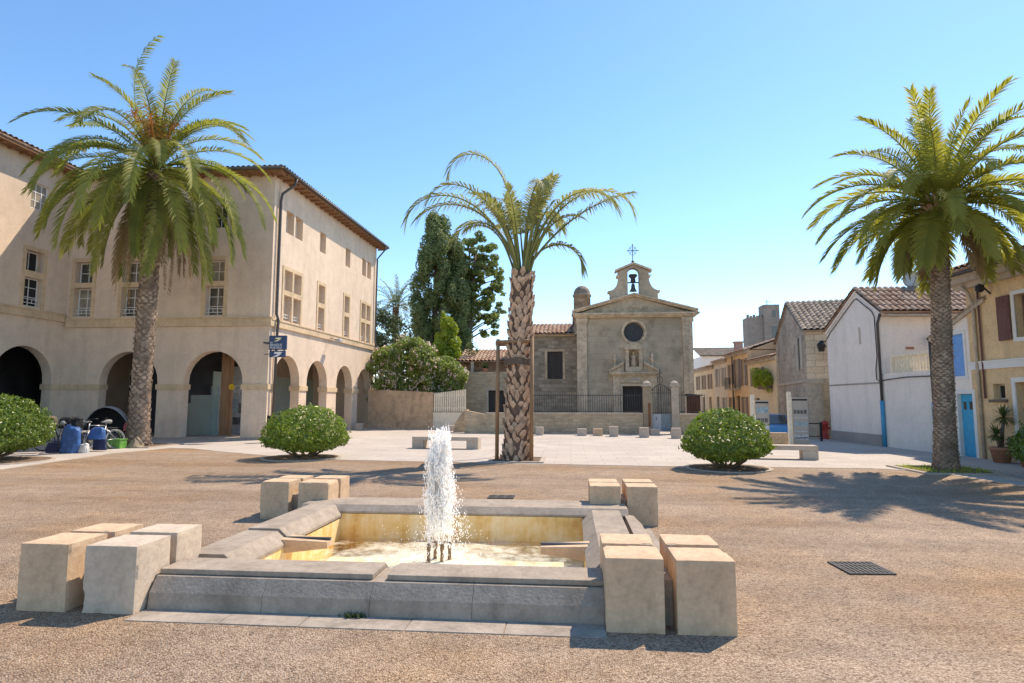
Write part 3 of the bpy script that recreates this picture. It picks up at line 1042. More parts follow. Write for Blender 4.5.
# drains
def grate(name, label, c, w, l, rz, nb, grp=None):
    t_ = proto(name, label, 'drain', grp)
    m = MB()
    m.box(-w / 2, w / 2, -l / 2, l / 2, 0.004, 0.008)  # black plate gives the darkness of the drain hole by colour
    m.build('pit', M['tentdark'], t_)
    m = MB()
    b = 0.02
    m.box(-w / 2 - b, -w / 2, -l / 2 - b, l / 2 + b, 0, 0.016)
    m.box(w / 2, w / 2 + b, -l / 2 - b, l / 2 + b, 0, 0.016)
    m.box(-w / 2, w / 2, -l / 2 - b, -l / 2, 0, 0.016)
    m.box(-w / 2, w / 2, l / 2, l / 2 + b, 0, 0.016)
    for i in range(nb):
        x = -w / 2 + w * (i + 0.5) / nb
        m.box(x - w / nb * 0.22, x + w / nb * 0.22, -l / 2, l / 2, 0.007, 0.015)
    for i in range(3):
        y = -l / 2 + l * (i + 1) / 4
        m.box(-w / 2, w / 2, y - 0.008, y + 0.008, 0.0072, 0.0145)
    m.build('bars', M['iron'], t_)
    t_.location = c
    t_.rotation_euler = (0, 0, rz)
    return t_
grate('drain_grate', 'square iron drain grate set in the gravel', (2.85, 6.49, 0.004), 0.40, 0.40, R(4), 9)
for k, nm in enumerate(('beside the dry palm shadow', 'in the middle of three', 'towards the far stone blocks')):
    grate('floor_vent', 'small iron floor vent behind the fountain, ' + nm, (-1.36 + 0.15 * k, 10.62 + 0.01 * k, 0.004), 0.11, 0.3, 0, 3, 'floor vents behind the fountain')
# ------------------------------------------------------------------ windows and doors shared by the buildings
def window(root, F, u0, u1, z0, z1, depth=0.28, bars=(1, 2), mat='whitepaint', glass='glass', fw=0.05, rail=False, surround=None, sb=0.18):
    m = MB()
    m.box(u0 + .001, u0 + fw, depth, depth + 0.06, z0, z1, F)
    m.box(u1 - fw, u1 - .001, depth, depth + 0.06, z0, z1, F)
    m.box(u0 + fw, u1 - fw, depth, depth + 0.06, z1 - fw, z1, F)
    m.box(u0 + fw, u1 - fw, depth, depth + 0.06, z0, z0 + fw, F)
    for i in range(bars[0]):
        u = u0 + (u1 - u0) * (i + 1) / (bars[0] + 1)
        m.box(u - 0.018, u + 0.018, depth + 0.005, depth + 0.05, z0 + fw, z1 - fw, F)
    for i in range(bars[1]):
        z = z0 + (z1 - z0) * (i + 1) / (bars[1] + 1)
        m.box(u0 + fw, u1 - fw, depth + 0.008, depth + 0.045, z - 0.014, z + 0.014, F)
    w = m.build('window', M[mat], root)
    m = MB()
    m.box(u0, u1, depth + 0.025, depth + 0.03, z0, z1, F)
    if glass == 'glass':
        glass = rnd.choice(('glass', 'glass', 'glass_pale', 'glass_pale', 'glass_open'))
    m.build('pane', M[glass], w)
    if rail:
        m = MB()
        for z in (z0 + 0.14, z0 + 0.30):
            m.box(u0, u1, 0.10, 0.125, z, z + 0.025, F)
        for i in range(4):
            u = u0 + (u1 - u0) * (i + 0.5) / 4
            m.box(u - 0.01, u + 0.01, 0.103, 0.122, z0 + 0.165, z0 + 0.3, F)
        m.build('railing', M['whitepaint'], w)
    return w

def surround(root, F, u0, u1, z0, z1, b=0.17, mids=(), mat='stuccotrim', proud=0.03, mull=()):
    m = MB()
    m.box(u0 - b, u0 - .001, -proud, 0.05, z0, z1 + b, F)
    m.box(u1 + .001, u1 + b, -proud, 0.05, z0, z1 + b, F)
    m.box(u0 - .001, u1 + .001, -proud, 0.05, z1 + .001, z1 + b, F)
    for (a, c) in mids:
        m.box(u0 - .001, u1 + .001, -proud, 0.12, a + .001, c - .001, F)
    for (a, c, za, zb) in mull:
        m.box(a, c, -proud + .002, 0.13, za + .001, zb - .001, F)
    return m.build('window_surround', M[mat], root)

# ------------------------------------------------------------------ arcaded building
ab = thing('arcaded_building', 'long three storey beige stucco building with round ground floor arches', 'building', (-18, 25.5, 0))
A0 = Vector((-13.28, 25.5))
dR = Vector((0.0307, 0.9995))
FR_ = Frame(A0, dR)                                   # lit side facing the square's axis
P0 = (-13.28 - 9.65 * 0.99967, 25.5 - 9.65 * 0.0255)
FF = Frame(P0, (0.99967, 0.0255))                     # shaded front
FW = Frame((P0[0], 9.6), (0, 1))                      # wing
LW = P0[1] - 9.6
HT = 11.95
T = 0.45
# --- front
def fu(u):
    return 9.65 - u
arches = [(fu(7.8), fu(5.07)), (fu(3.88), fu(1.14))]
out = [(0, 0)]
for a in arches:
    out += arch_notch(a[0], a[1], 2.55)
out += [(9.65, 0), (9.65, HT), (0, HT)]
fw_u = [(fu(9.30), fu(8.45)), (fu(7.0), fu(6.15)), (fu(3.04), fu(2.19))]
holes = []
for a, b in fw_u:
    holes += [rect(a, b, 5.52, 6.85), rect(a, b, 7.08, 8.06), rect(a, b, 9.55, 10.6)]
m = MB()
m.wall(FF, out, holes, T)
m.build('front_wall', M['stucco'], ab)
for a, b in fw_u:
    window(ab, FF, a + 0.0, b, 5.52, 6.85, rail=True)
    window(ab, FF, a, b, 7.08, 8.06, bars=(1, 1))
    window(ab, FF, a, b, 9.55, 10.6, bars=(1, 1))
    surround(ab, FF, a, b, 5.45, 8.06, mids=((6.85, 7.08),))
# --- lit side
SL = 13.25
arR = [(0.5, 2.95), (3.72, 6.1), (7.32, 9.6), (10.45, 12.68)]
out = [(T + .002, 0)]
for a in arR:
    out += arch_notch(max(a[0], T + .03), a[1], 2.6)
out += [(SL, 0), (SL, HT), (T + .002, HT)]
holes = []
dbl = [(1.12, 1.87, 2.02, 2.77), (10.75, 11.43, 11.62, 12.3)]
sgl = [(4.72, 5.45), (8.13, 8.83)]
for a, b, c, d in dbl:
    for (x0, x1) in ((a, b), (c, d)):
        holes += [rect(x0, x1, 5.43, 6.62), rect(x0, x1, 6.86, 7.82), rect(x0, x1, 9.6, 10.68)]
for x0, x1 in sgl:
    holes += [rect(x0, x1, 5.43, 6.62), rect(x0, x1, 6.86, 7.82), rect(x0, x1, 9.6, 10.68)]
m = MB()
m.wall(FR_, out, holes, T)
m.build('side_wall', M['stucco'], ab)
for a, b, c, d in dbl:
    for (x0, x1) in ((a, b), (c, d)):
        window(ab, FR_, x0, x1, 5.43, 6.62, 0.33, rail=True)
        window(ab, FR_, x0, x1, 6.86, 7.82, 0.33, bars=(1, 1))
        window(ab, FR_, x0, x1, 9.6, 10.68, 0.33, bars=(1, 1))
    surround(ab, FR_, a, d, 5.40, 7.82, mids=(), mull=((b + .001, c - .001, 5.43, 7.82),))
    m = MB()
    for (x0, x1) in ((a, b), (c, d)):
        m.box(x0 + .001, x1 - .001, -0.028, 0.1, 6.621, 6.859, FR_)
    m.build('transom', M['stuccotrim'], ab)
for x0, x1 in sgl:
    window(ab, FR_, x0, x1, 5.43, 6.62, 0.33, rail=True)
    window(ab, FR_, x0, x1, 6.86, 7.82, 0.33, bars=(1, 1))
    window(ab, FR_, x0, x1, 9.6, 10.68, 0.33, bars=(1, 1))
    surround(ab, FR_, x0, x1, 5.40, 7.82, mids=((6.62, 6.86),))
# --- wing
def wu(u):
    return LW - u
arW = [(wu(3.32), wu(0.48)), (wu(7.6), wu(4.76)), (wu(11.9), wu(9.06))]
out = [(0, 0)]
for a in reversed(arW):
    out += arch_notch(a[0], a[1], 2.6)
out += [(LW, 0), (LW, HT + 0.15), (0, HT + 0.15)]
holes, ww = [], []
for k in range(3):
    a, b = wu(2.2 + 4.28 * k), wu(1.34 + 4.28 * k)
    ww.append((a, b))
    holes += [rect(a, b, 5.72, 6.95), rect(a, b, 7.24, 8.12), rect(a, b, 9.95, 11.1)]
m = MB()
m.wall(FW, out, holes, T)
m.build('wing_wall', M['stucco'], ab)
for a, b in ww:
    window(ab, FW, a, b, 5.72, 6.95, 0.2, rail=True)
    window(ab, FW, a, b, 7.24, 8.12, 0.3, bars=(1, 0))
    window(ab, FW, a, b, 9.95, 11.1, 0.08, bars=(2, 2))
    surround(ab, FW, a, b, 5.47, 8.12, mids=((6.95, 7.24),))
# --- string courses and imposts
m = MB()
m.box(0.10, 9.65 + 0.10, -0.10, 0.0, 5.02, 5.36, FF)
m.box(0.13, 9.65 + 0.13, -0.13, 0.0, 5.362, 5.42, FF)
m.build('string_course', M['stuccotrim'], ab)
m = MB()
m.box(0.002, SL, -0.10, 0.0, 5.02, 5.30, FR_)
m.box(0.002, SL, -0.13, 0.0, 5.302, 5.36, FR_)
m.build('string_course', M['stuccotrim'], ab)
m = MB()
m.box(0, LW - 0.14, -0.10, 0.0, 5.25, 5.55, FW)
m.box(0, LW - 0.14, -0.13, 0.0, 5.552, 5.62, FW)
m.build('string_course', M['stuccotrim'], ab)
def imposts(F, L, ars, extra=0.0):
    ed = [0] + [x for a in ars for x in a] + [L]
    m = MB()
    for i in range(0, len(ed), 2):
        a, b = ed[i], ed[i + 1]
        a2 = a - (0.05 if i else 0)
        b2 = b + (0.05 if i + 2 < len(ed) else 0) + (extra if i + 2 >= len(ed) else 0)
        if b2 - a2 > 0.08:
            m = MB()
            m.box(a2, b2, -0.05, T + 0.05, 2.2, 2.44, F)
            m.build('impost', M['stuccotrim'], ab)
imposts(FF, 9.65, arches, 0.05)
imposts(FR_, SL, [(max(a, T + .03), b) for a, b in arR])
imposts(FW, LW - 0.06, list(reversed(arW)))
# --- portico inside: ceiling, floor step, shop fronts
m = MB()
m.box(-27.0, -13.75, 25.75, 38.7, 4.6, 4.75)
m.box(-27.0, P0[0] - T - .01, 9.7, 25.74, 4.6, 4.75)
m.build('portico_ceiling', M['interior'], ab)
m = MB()
m.box(-27.0, -13.2, 25.35, 38.7, 0.0, 0.10)
m.build('portico_step', M['kerb'], ab)
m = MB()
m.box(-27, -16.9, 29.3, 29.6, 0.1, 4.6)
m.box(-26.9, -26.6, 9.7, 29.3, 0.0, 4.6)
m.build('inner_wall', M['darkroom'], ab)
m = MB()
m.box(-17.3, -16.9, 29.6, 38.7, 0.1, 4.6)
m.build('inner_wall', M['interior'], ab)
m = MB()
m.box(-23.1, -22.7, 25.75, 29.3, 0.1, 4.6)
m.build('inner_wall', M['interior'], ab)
m = MB()
for y0, y1 in ((27.2, 28.9), (29.8, 32.2), (33.0, 35.4), (36.0, 38.4)):
    m.box(-16.88, -16.84, y0, y1, 0.1, 3.1)
m.build('shop_front', M['shopglass'], ab)
m = MB()
m.box(-18.0, -16.62, 27.3, 27.36, 0.1, 1.98)
m.build('shop_partition', M['shopglass'], ab)
m = MB()
m.box(-18.3, -18.06, 27.5, 27.56, 0.1, 1.6)
m.build('shop_partition', M['shopglass'], ab)
m = MB()
m.box(-17.2, -16.75, 27.6, 27.64, 1.9, 2.4)
m.build('notice_board', M['gatewhite'], ab)
m = MB()
m.box(-16.28, -15.93, 26.9, 27.2, 0.1, 4.6)
m.box(-15.93, -15.80, 27.0, 27.12, 0.1, 4.6)
m.build('portico_post', M['wood'], ab)
m = MB()
m.box(-16.80, -16.05, 28.6, 28.66, 0.1, 3.4)  # white sheet; brightness beyond the arch is put into its colour
m.build('bright_view_sheet', M['gatewhite'], ab)
for (x0, z0, w, h, mt) in ((-16.65, 1.2, 0.28, 0.6, 'photo3'), (-16.33, 1.1, 0.2, 0.5, 'photo1'), (-16.66, 2.0, 0.5, 0.5, 'photo2'), (-16.62, 0.55, 0.4, 0.35, 'photo1')):
    m = MB()
    m.box(x0, x0 + w, 28.585, 28.597, z0, z0 + h)
    m.build('poster', M[mt], ab)
m = MB()
m.lathe([(0.02, 0), (0.14, 0.0), (0.14, 0.05), (0.02, 0.05)], (0, 0, 0), 16)
m.v = [(x - 15.72, 26.83 + z, y + 2.35) for x, y, z in m.v]
m.build('yellow_disc', plain('yellow_enamel', (0.62, 0.42, 0.02), 0.5), ab)
# --- blind bulk behind so that no light leaks through the upper floors
m = MB()
m.box(-26.5, -17.32, 29.62, 38.6, 0, HT)
m.box(-32.9, -27.02, 9.6, 38.6, 0, HT + 0.1)
m.build('rear_bulk', M['stucco'], ab)
m = MB()
m.box(-17.3, -12.89, 38.4, 38.7, 0, HT)
m.build('end_wall', M['stucco'], ab)
m = MB()
m.wall(Frame((-32.9, 9.6), (1, 0)), rect(0, 32.9 + P0[0], 0, HT + 0.1), (), 0.3)
m.build('end_wall', M['stucco'], ab)
m = MB()
m.box(-26.9, -13.75, 25.8, 38.4, 11.5, 11.6)
m.build('attic_floor', M['interior'], ab)
# --- roofs with wooden eaves
def eave(F, L, z, ov, u0=0.0):
    m = MB()
    m.box(u0, L, -ov, 0.0, z, z + 0.05, F)
    m.box(u0, L, -ov - 0.03, -ov, z - 0.02, z + 0.11, F)
    k = int((L - u0) / 0.55)
    for i in range(k + 1):
        u = u0 + 0.1 + (L - u0 - 0.25) * i / max(1, k)
        m.box(u, u + 0.08, -ov + 0.03, 0.05, z - 0.08, z - .001, F)
    m.build('eaves', M['soffit'], ab)
def gutter(F, L, z, ov, u0=0.0):
    m = MB()
    m.tube([F.p(u0, -ov - 0.10, z), F.p(L, -ov - 0.10, z)], 0.07, 8)
    m.build('gutter', M['pipe'], ab, True)
OV = 0.56
eave(FF, 9.65 + OV, HT, OV, 0.0)
eave(FR_, SL + 0.5, HT, OV, 0.0)
eave(FW, LW - OV, HT + 0.15, OV, 0.0)
gutter(FR_, SL + 0.5, HT + 0.1, OV, -OV)
gutter(FF, 9.65 + OV, HT + 0.1, OV, 0.6)
m = MB()
ez = HT + 0.15
a = FF.p(0, -OV - 0.1, ez); b = FF.p(9.65 + OV + 0.1, -OV - 0.1, ez)
c = FR_.p(SL + 0.55, -OV - 0.1, ez)
r0, r1 = (-18.2, 30.0, ez + 1.5), (-18.0, 39.2, ez + 1.5)
roof_sheet(m, a, b, (-23, 30.0, ez + 1.5), r0)
roof_sheet(m, b, c, r0, r1)
roof_sheet(m, (-23.5, 39.2, ez), (-23.5, 25.0, ez), (-18, 39.2, ez + 1.5), (-23, 30, ez + 1.5))
m.build('roof', M['roof'], ab)
m = MB()
wz = HT + 0.33
roof_sheet(m, (P0[0] + OV + 0.1, 9.0, wz), (P0[0] + OV + 0.1, 26.5, wz), (-28, 9.0, wz + 1.7), (-28, 26.5, wz + 1.7))
roof_sheet(m, (-33.3, 26.5, wz), (-33.3, 9.0, wz), (-28, 26.5, wz + 1.7), (-28, 9.0, wz + 1.7))
m.build('roof', M['roof'], ab)
# --- downpipes
m = MB()
P = FR_.p
m.tube([P(0.75, -OV - 0.1, HT + 0.08), P(0.72, -OV, HT - 0.25), P(0.42, -0.14, HT - 0.75), P(0.38, -0.1, HT - 1.1), P(0.38, -0.1, 5.6), P(0.38, -0.2, 5.3), P(0.38, -0.16, 4.8), P(0.36, -0.1, 0.0)], 0.06, 8)
m.build('downpipe', M['pipe'], ab, True)
m = MB()
m.tube([P(SL - 0.1, -OV - 0.1, HT + 0.05), P(SL - 0.1, -OV, HT - 0.25), P(SL - 0.2, -0.14, HT - 0.8), P(SL - 0.2, -0.1, 5.6), P(SL - 0.2, -0.2, 5.3), P(SL - 0.2, -0.14, 0)], 0.055, 8)
m.build('downpipe', M['pipe'], ab, True)
# hanging bank sign at the corner
sg = thing('hanging_sign', 'navy double panel bank sign hanging at the corner of the arcaded building', 'sign', (-12.6, 25.0, 3.6))
m = MB()
m.box(-13.0, -12.22, 24.96, 25.06, 3.90, 4.52)
m.build('panel', M['signblue'], sg, bevel=0.01)
m = MB()
m.box(-12.98, -12.26, 24.965, 25.055, 3.58, 3.86)
m.build('panel', M['signblue'], sg, bevel=0.01)
m = MB()
m.box(-13.22, -13.0, 24.99, 25.03, 4.2, 4.24)
m.box(-13.28, -13.22, 24.99, 25.45, 4.19, 4.25)
m.box(-13.22, -12.98, 24.99, 25.03, 3.70, 3.73)
m.box(-12.95, -12.9, 24.99, 25.03, 3.86, 3.9)
m.box(-12.35, -12.3, 24.99, 25.03, 3.86, 3.9)
m.build('bracket', M['dark'], sg)
def swoosh(x, z, s, y, mt, nm):
    pts = [(-0.5, -0.30), (0.12, -0.02), (-0.15, 0.02), (-0.32, 0.02), (-0.22, 0.18), (0.30, 0.20), (0.55, 0.14), (0.30, 0.06), (0.45, 0.02), (0.05, -0.24)]
    m = MB()
    m.wall(Frame((x, y), (1, 0)), [(a * s, z + b * s) for a, b in pts], (), 0.006)
    m.build(nm, M[mt], sg)
swoosh(-12.62, 4.36, 0.36, 24.953, 'signyellow', 'emblem')
swoosh(-12.62, 3.72, 0.46, 24.958, 'signwhite', 'emblem')
def text(body, loc, size, rot, mt, parent, name='lettering', align='LEFT', sx=1.0):
    cu = bpy.data.curves.new(name, 'FONT')
    cu.body = body
    cu.size = size
    cu.extrude = 0.002
    cu.align_x = align
    tmp = bpy.data.objects.new(name, cu)
    COL.objects.link(tmp)
    bpy.context.view_layer.update()
    me = bpy.data.meshes.new_from_object(tmp.evaluated_get(bpy.context.evaluated_depsgraph_get()))
    bpy.data.objects.remove(tmp)
    bpy.data.curves.remove(cu)
    me.materials.clear()
    me.materials.append(M[mt])
    o = bpy.data.objects.new(name, me)
    COL.objects.link(o)
    o.parent = parent
    off = Vector(OFF[parent.name])
    o.location = Vector(loc) - off
    o.rotation_euler = rot
    o.scale = (sx, 1, 1)
    OFF[o.name] = tuple(off)
    return o
text('LA', (-12.95, 24.957, 4.185), 0.10, (R(90), 0, 0), 'signwhite', sg)
text('BANQUE', (-12.95, 24.957, 4.07), 0.135, (R(90), 0, 0), 'signwhite', sg)
text('POSTALE', (-12.95, 24.957, 3.945), 0.135, (R(90), 0, 0), 'signwhite', sg)
# flood lamp under the string course
fl = thing('wall_spotlight', 'small grey spotlight on an arm above the arches of the beige building', 'wall lamp', FR_.p(6.15, -0.13, 5.05))
m = MB()
m.bar(FR_.p(6.15, -0.10, 5.1), FR_.p(6.15, -0.45, 5.02), 0.02)
m.build('bracket', M['pipe'], fl)
m = MB()
m.box(5.95, 6.35, -0.72, -0.42, 4.9, 5.05, FR_)
m.build('lamp_housing', M['gatewhite'], fl, bevel=0.02)
nb = thing('notice_plate', 'small dark square plate on the far end of the arcaded facade', 'plate', FR_.p(12.95, -0.03, 2.85))
m = MB()
m.box(12.82, 13.08, -0.03, 0.0, 2.75, 3.05, FR_)
m.build('backing', M['interior'], nb)
m = MB()
m.box(12.86, 13.04, -0.034, -0.03, 2.79, 3.01, FR_)
m.build('sheet', M['gatewhite'], nb)
# litter bin
lb = thing('litter_bin', 'black ring litter bin between the building corner and the round shrub', 'bin', (-12.2, 24.0, 0))
m = MB()
m.bar((-12.42, 24.0, 0), (-12.42, 24.0, 1.1), 0.035, 8)
m.build('post', M['dark'], lb)
m = MB()
m.lathe([(0.17, 0.35), (0.2, 0.95), (0.2, 1.02), (0.23, 1.02), (0.23, 1.09), (0.17, 1.09), (0.17, 0.95), (0.14, 0.38), (0.0, 0.36)], (-12.2, 24.0, 0), 18)
m.build('bin_body', M['dark'], lb, True)
# ------------------------------------------------------------------ church
ch = thing('church', 'small stone church with pediment, round window and open bell gable', 'church', (4, 38, 0))
CY = 38.0
FC = Frame((0, CY), (1, 0))
niche = [(3.64, 3.86), (4.25, 3.86), (4.25, 4.6)] + [(3.945 + 0.305 * math.cos(a), 4.6 + 0.305 * math.sin(a)) for a in [math.pi * i / 10 for i in range(1, 10)]] + [(3.64, 4.6)]
m = MB()
m.wall(FC, rect(0.44, 7.54, -0.2, 6.9), [circ(3.98, 6.0, 0.64), rect(3.2, 4.44, -0.1, 2.65), niche], 0.5)
m.build('facade', M['church'], ch)
m = MB()
m.box(0.46, 0.9, CY + 0.5, 58, -0.2, 6.9)
m.box(7.08, 7.52, CY + 0.5, 58, -0.2, 6.9)
m.build('side_wall', M['church'], ch)
for x0, x1 in ((0.44, 1.05), (6.94, 7.54)):
    m = MB()
    m.box(x0 - .004, x1, CY - 0.14, CY - .001, 0, 6.6)
    m.box(x0 - 0.06, x1 + 0.06, CY - 0.20, CY - .002, 6.6, 6.88)
    m.box(x0 - 0.05, x1 + 0.05, CY - 0.20, CY - .002, 0, 0.8)
    m.build('pilaster', M['churchtrim'], ch)
m = MB()
m.box(0.30, 7.70, CY - 0.22, CY + 0.5, 6.9, 6.98)
m.box(0.22, 7.82, CY - 0.34, CY + 0.5, 6.98, 7.07)
m.box(0.12, 7.94, CY - 0.44, CY + 0.5, 7.07, 7.17)
m.build('cornice', M['churchtrim'], ch)
m = MB()
m.wall(FC, [(0.5, 7.17), (7.5, 7.17), (4.02, 8.26)], (), 0.45, -0.05)
m.build('tympanum', M['church'], ch)
m = MB()
for sx in (-1, 1):
    for k, (pr, th, zo) in enumerate(((-0.28, 0.10, 0.0), (-0.40, 0.10, 0.10))):
        xe = 4.02 + sx * 3.86
        m.wall(FC, [(xe, 7.17 + zo), (4.02, 8.22 + zo), (4.02, 8.22 + zo + th), (xe, 7.17 + zo + th)] if sx < 0 else [(4.02, 8.22 + zo), (xe, 7.17 + zo), (xe, 7.17 + zo + th), (4.02, 8.22 + zo + th)], (), -pr + 0.4, pr + .001 * k)
m.build('raking_cornice', M['churchtrim'], ch)
m = MB()
roof_sheet(m, (7.75, CY + 0.3, 7.1), (7.75, 58, 7.1), (4.02, CY + 0.3, 8.2), (4.02, 58, 8.2))
roof_sheet(m, (0.2, 58, 7.1), (0.2, CY + 0.3, 7.1), (4.02, 58, 8.2), (4.02, CY + 0.3, 8.2))
m.build('roof', M['roofgrey'], ch)
# tympanum relief
m = MB()
for x, z, s in ((4.02, 7.62, 0.14), (3.3, 7.50, 0.10), (4.75, 7.50, 0.10), (2.6, 7.38, 0.08), (5.4, 7.38, 0.08), (3.65, 7.52, 0.09), (4.4, 7.52, 0.09)):
    m = MB()
    m.lathe([(0.0, -s), (s * 0.8, -s * 0.6), (s, 0), (s * 0.7, s * 0.7), (0, s)], (x, CY - 0.06, z), 8)
    m.build('relief', M['churchtrim'], ch, True)
# oculus
m = MB()
n = 36
for r0, r1, y0, y1 in ((0.64, 0.78, CY - 0.07, CY + 0.02), (0.60, 0.64, CY + 0.18, CY + 0.24)):
    vs_ = []
    for i in range(n):
        a = 2 * math.pi * i / n
        for r, y in ((r0, y0), (r1, y0), (r1, y1), (r0, y1)):
            vs_.append((3.98 + r * math.cos(a), y, 6.0 + r * math.sin(a)))
    fs_ = []
    for i in range(n):
        j = (i + 1) % n
        for k in range(4):
            k2 = (k + 1) % 4
            fs_.append((i * 4 + k, i * 4 + k2, j * 4 + k2, j * 4 + k))
    m.add(vs_, fs_)
oc = m.build('round_window', M['churchtrim'], ch)
m = MB()
m.wall(FC, circ(3.98, 6.0, 0.60), (), 0.01, 0.22)
m.build('pane', plain('leaded_glass', (0.045, 0.042, 0.045), 0.45, 0, 0.3, 5), oc)
m = MB()
for k in range(-3, 4):
    h = math.sqrt(max(0.01, 0.36 - (k * 0.15) ** 2))
    m.box(3.98 + k * 0.15 - 0.012, 3.98 + k * 0.15 + 0.012, CY + 0.185, CY + 0.20, 6 - h, 6 + h)
m.build('grille', M['iron'], oc)
m = MB()
m.box(0.95, 7.05, CY + 0.62, CY + 0.7, -0.1, 6.9)  # unseen dark sheet added behind the facade openings to stop light leaks
m.build('light_blocker', M['darkroom'], ch)
m = MB()
m.box(-2.7, 0.4, 40.52, 40.6, 2.8, 5.4)  # added the same way behind the chapel window, blocks daylight
m.build('light_blocker', M['darkroom'], ch)
# bell gable
def curve_side(sx):
    pts = [(1.485, 7.55), (1.485, 8.40), (1.56, 8.58)]
    for i in range(9):
        a = i / 8 * math.pi / 2
        pts.append((1.50 - 0.56 * math.sin(a), 8.64 + 0.90 * (1 - math.cos(a))))
    pts += [(0.96, 9.85)]
    return [(4.03 + sx * x, z) for x, z in pts]
outl = curve_side(1)[::1] + [(4.03, 10.28)] + curve_side(-1)[::-1]
hole = [(3.66, 8.2), (4.38, 8.2), (4.38, 9.72)] + [(4.02 + 0.36 * math.cos(a), 9.72 + 0.36 * math.sin(a)) for a in [math.pi * i / 12 for i in range(1, 12)]] + [(3.66, 9.72)]
m = MB()
m.wall(FC, outl, [hole], 0.55, 0.02)
bgab = m.build('bell_gable', M['church'], ch)
m = MB()
for sx in (-1, 1):
    xs = sorted([4.03, 4.03 + sx * 1.14])
    za, zb = (9.84, 10.30) if sx < 0 else (10.30, 9.84)
    m.wall(FC, [(xs[0], za), (xs[1], zb), (xs[1], zb + 0.13), (xs[0], za + 0.13)], (), 0.72, -0.07)
m.build('gable_cornice', M['churchtrim'], bgab)
for sx in (-1, 1):
    m = MB()
    x0, x1 = sorted((4.03 + sx * 1.44, 4.03 + sx * 1.62))
    m.box(x0, x1, CY - 0.03, CY + 0.62, 8.52, 8.62)
    m.build('shoulder_stone', M['churchtrim'], bgab)
    m = MB()
    x0, x1 = sorted((4.03 + sx * 0.90, 4.03 + sx * 1.06))
    m.box(x0, x1, CY - 0.02, CY + 0.6, 9.50, 9.62)
    m.build('neck_stone', M['churchtrim'], bgab)
m = MB()
m.lathe([(0.0, 0.52), (0.06, 0.50), (0.11, 0.42), (0.13, 0.25), (0.17, 0.10), (0.25, 0.0), (0.22, 0.0), (0.0, 0.06)], (4.02, CY + 0.3, 8.62), 18)
bell = m.build('bell', M['bronze'], ch, True)
m = MB()
m.box(3.66, 4.38, CY + 0.24, CY + 0.36, 9.15, 9.21)
m.wall(FC, [(3.86, 9.21), (4.18, 9.21), (4.15, 9.45), (4.30, 9.62), (4.22, 9.72), (3.82, 9.72), (3.74, 9.62), (3.89, 9.45)], (), 0.2, 0.2)
m.build('headstock', M['doorwood'], ch)
# iron cross
m = MB()
zt = 10.45
m.bar((4.03, CY + 0.3, zt - 0.1), (4.03, CY + 0.3, zt + 1.22), 0.025, 6)
m.lathe([(0.0, 0), (0.09, 0.03), (0.09, 0.1), (0.0, 0.18)], (4.03, CY + 0.3, zt + 0.02), 10)
zc = zt + 0.80
m.bar((3.69, CY + 0.3, zc), (4.37, CY + 0.3, zc), 0.025, 6)
for sx in (-1, 1):
    for sz in (-1, 1):
        m.bar((4.03 + sx * 0.05, CY + 0.3, zc + sz * 0.30), (4.03 + sx * 0.26, CY + 0.3, zc + sz * 0.05), 0.016, 5)
        m.bar((4.03 + sx * 0.05, CY + 0.3, zc + sz * 0.05), (4.03 + sx * 0.20, CY + 0.3, zc + sz * 0.22), 0.014, 5)
for dx, dz in ((-0.34, 0), (0.34, 0), (0, 0.4)):
    m.lathe([(0.0, -0.05), (0.05, 0), (0.0, 0.05)], (4.03 + dx, CY + 0.3, zc + dz), 8)
m.build('iron_cross', M['iron'], ch)
# turret
m = MB()
m.lathe([(0.55, 6.0), (0.55, 8.5), (0.61, 8.52), (0.61, 8.64), (0.56, 8.66)], (0.82, CY + 1.4, 0), 24)
tu = m.build('turret', M['nave'], ch, True)
m = MB()
m.lathe([(0.56, 8.65), (0.53, 8.85), (0.45, 9.02), (0.30, 9.16), (0.14, 9.23), (0.0, 9.25)], (0.82, CY + 1.4, 0), 24)
m.build('dome', M['roofgrey'], tu, True)
# portal
m = MB()
m.box(2.62, 3.06, CY - 0.16, CY - .001, 0, 3.28)
m.box(4.78, 5.30, CY - 0.16, CY - .001, 0, 3.28)
m.box(3.06, 4.78, CY - 0.14, CY - .001, 2.84, 3.28)
m.ring(FC, 3.22, 4.42, 0.0, 2.63, 0.16, -0.10, 0.02)
m.build('portal', M['churchtrim'], ch)
m = MB()
m.box(2.50, 5.28, CY - 0.30, CY - .001, 3.28, 3.38)
m.box(2.40, 5.40, CY - 0.40, CY - .001, 3.38, 3.50)
for sx in (-1, 1):
    xa, xb = 3.90 + sx * 1.50, 3.90 + sx * 0.62
    q = [(xa, 3.50), (xb, 3.98), (xb, 4.14), (xa, 3.64)]
    m.wall(FC, q if sx < 0 else q[::-1], (), 0.40, -0.40)
    q = [(xa, 3.50), (xb + sx * .0, 3.50), (xb, 3.98)]
    m.wall(FC, q if sx < 0 else q[::-1], (), 0.2, -0.2)
m.build('portal_pediment', M['churchtrim'], ch)
m = MB()
m.box(3.42, 3.63, CY - 0.14, CY - .001, 3.55, 4.9)
m.box(4.26, 4.47, CY - 0.14, CY - .001, 3.55, 4.9)
m.box(3.36, 4.53, CY - 0.22, CY - .001, 4.9, 5.0)
m.box(3.40, 4.50, CY - 0.20, CY - .001, 3.52, 3.80)
arc = [(3.945 + 0.56 * math.cos(a), 5.0 + 0.32 * math.sin(a)) for a in [math.pi * i / 12 for i in range(13)]]
m.wall(FC, arc, (), 0.18, -0.18)
m.build('niche_frame', M['churchtrim'], ch)
m = MB()
m.box(3.6, 4.3, CY + 0.38, CY + 0.42, 3.8, 5.0)
m.build('niche_back', M['church'], ch)
m = MB()
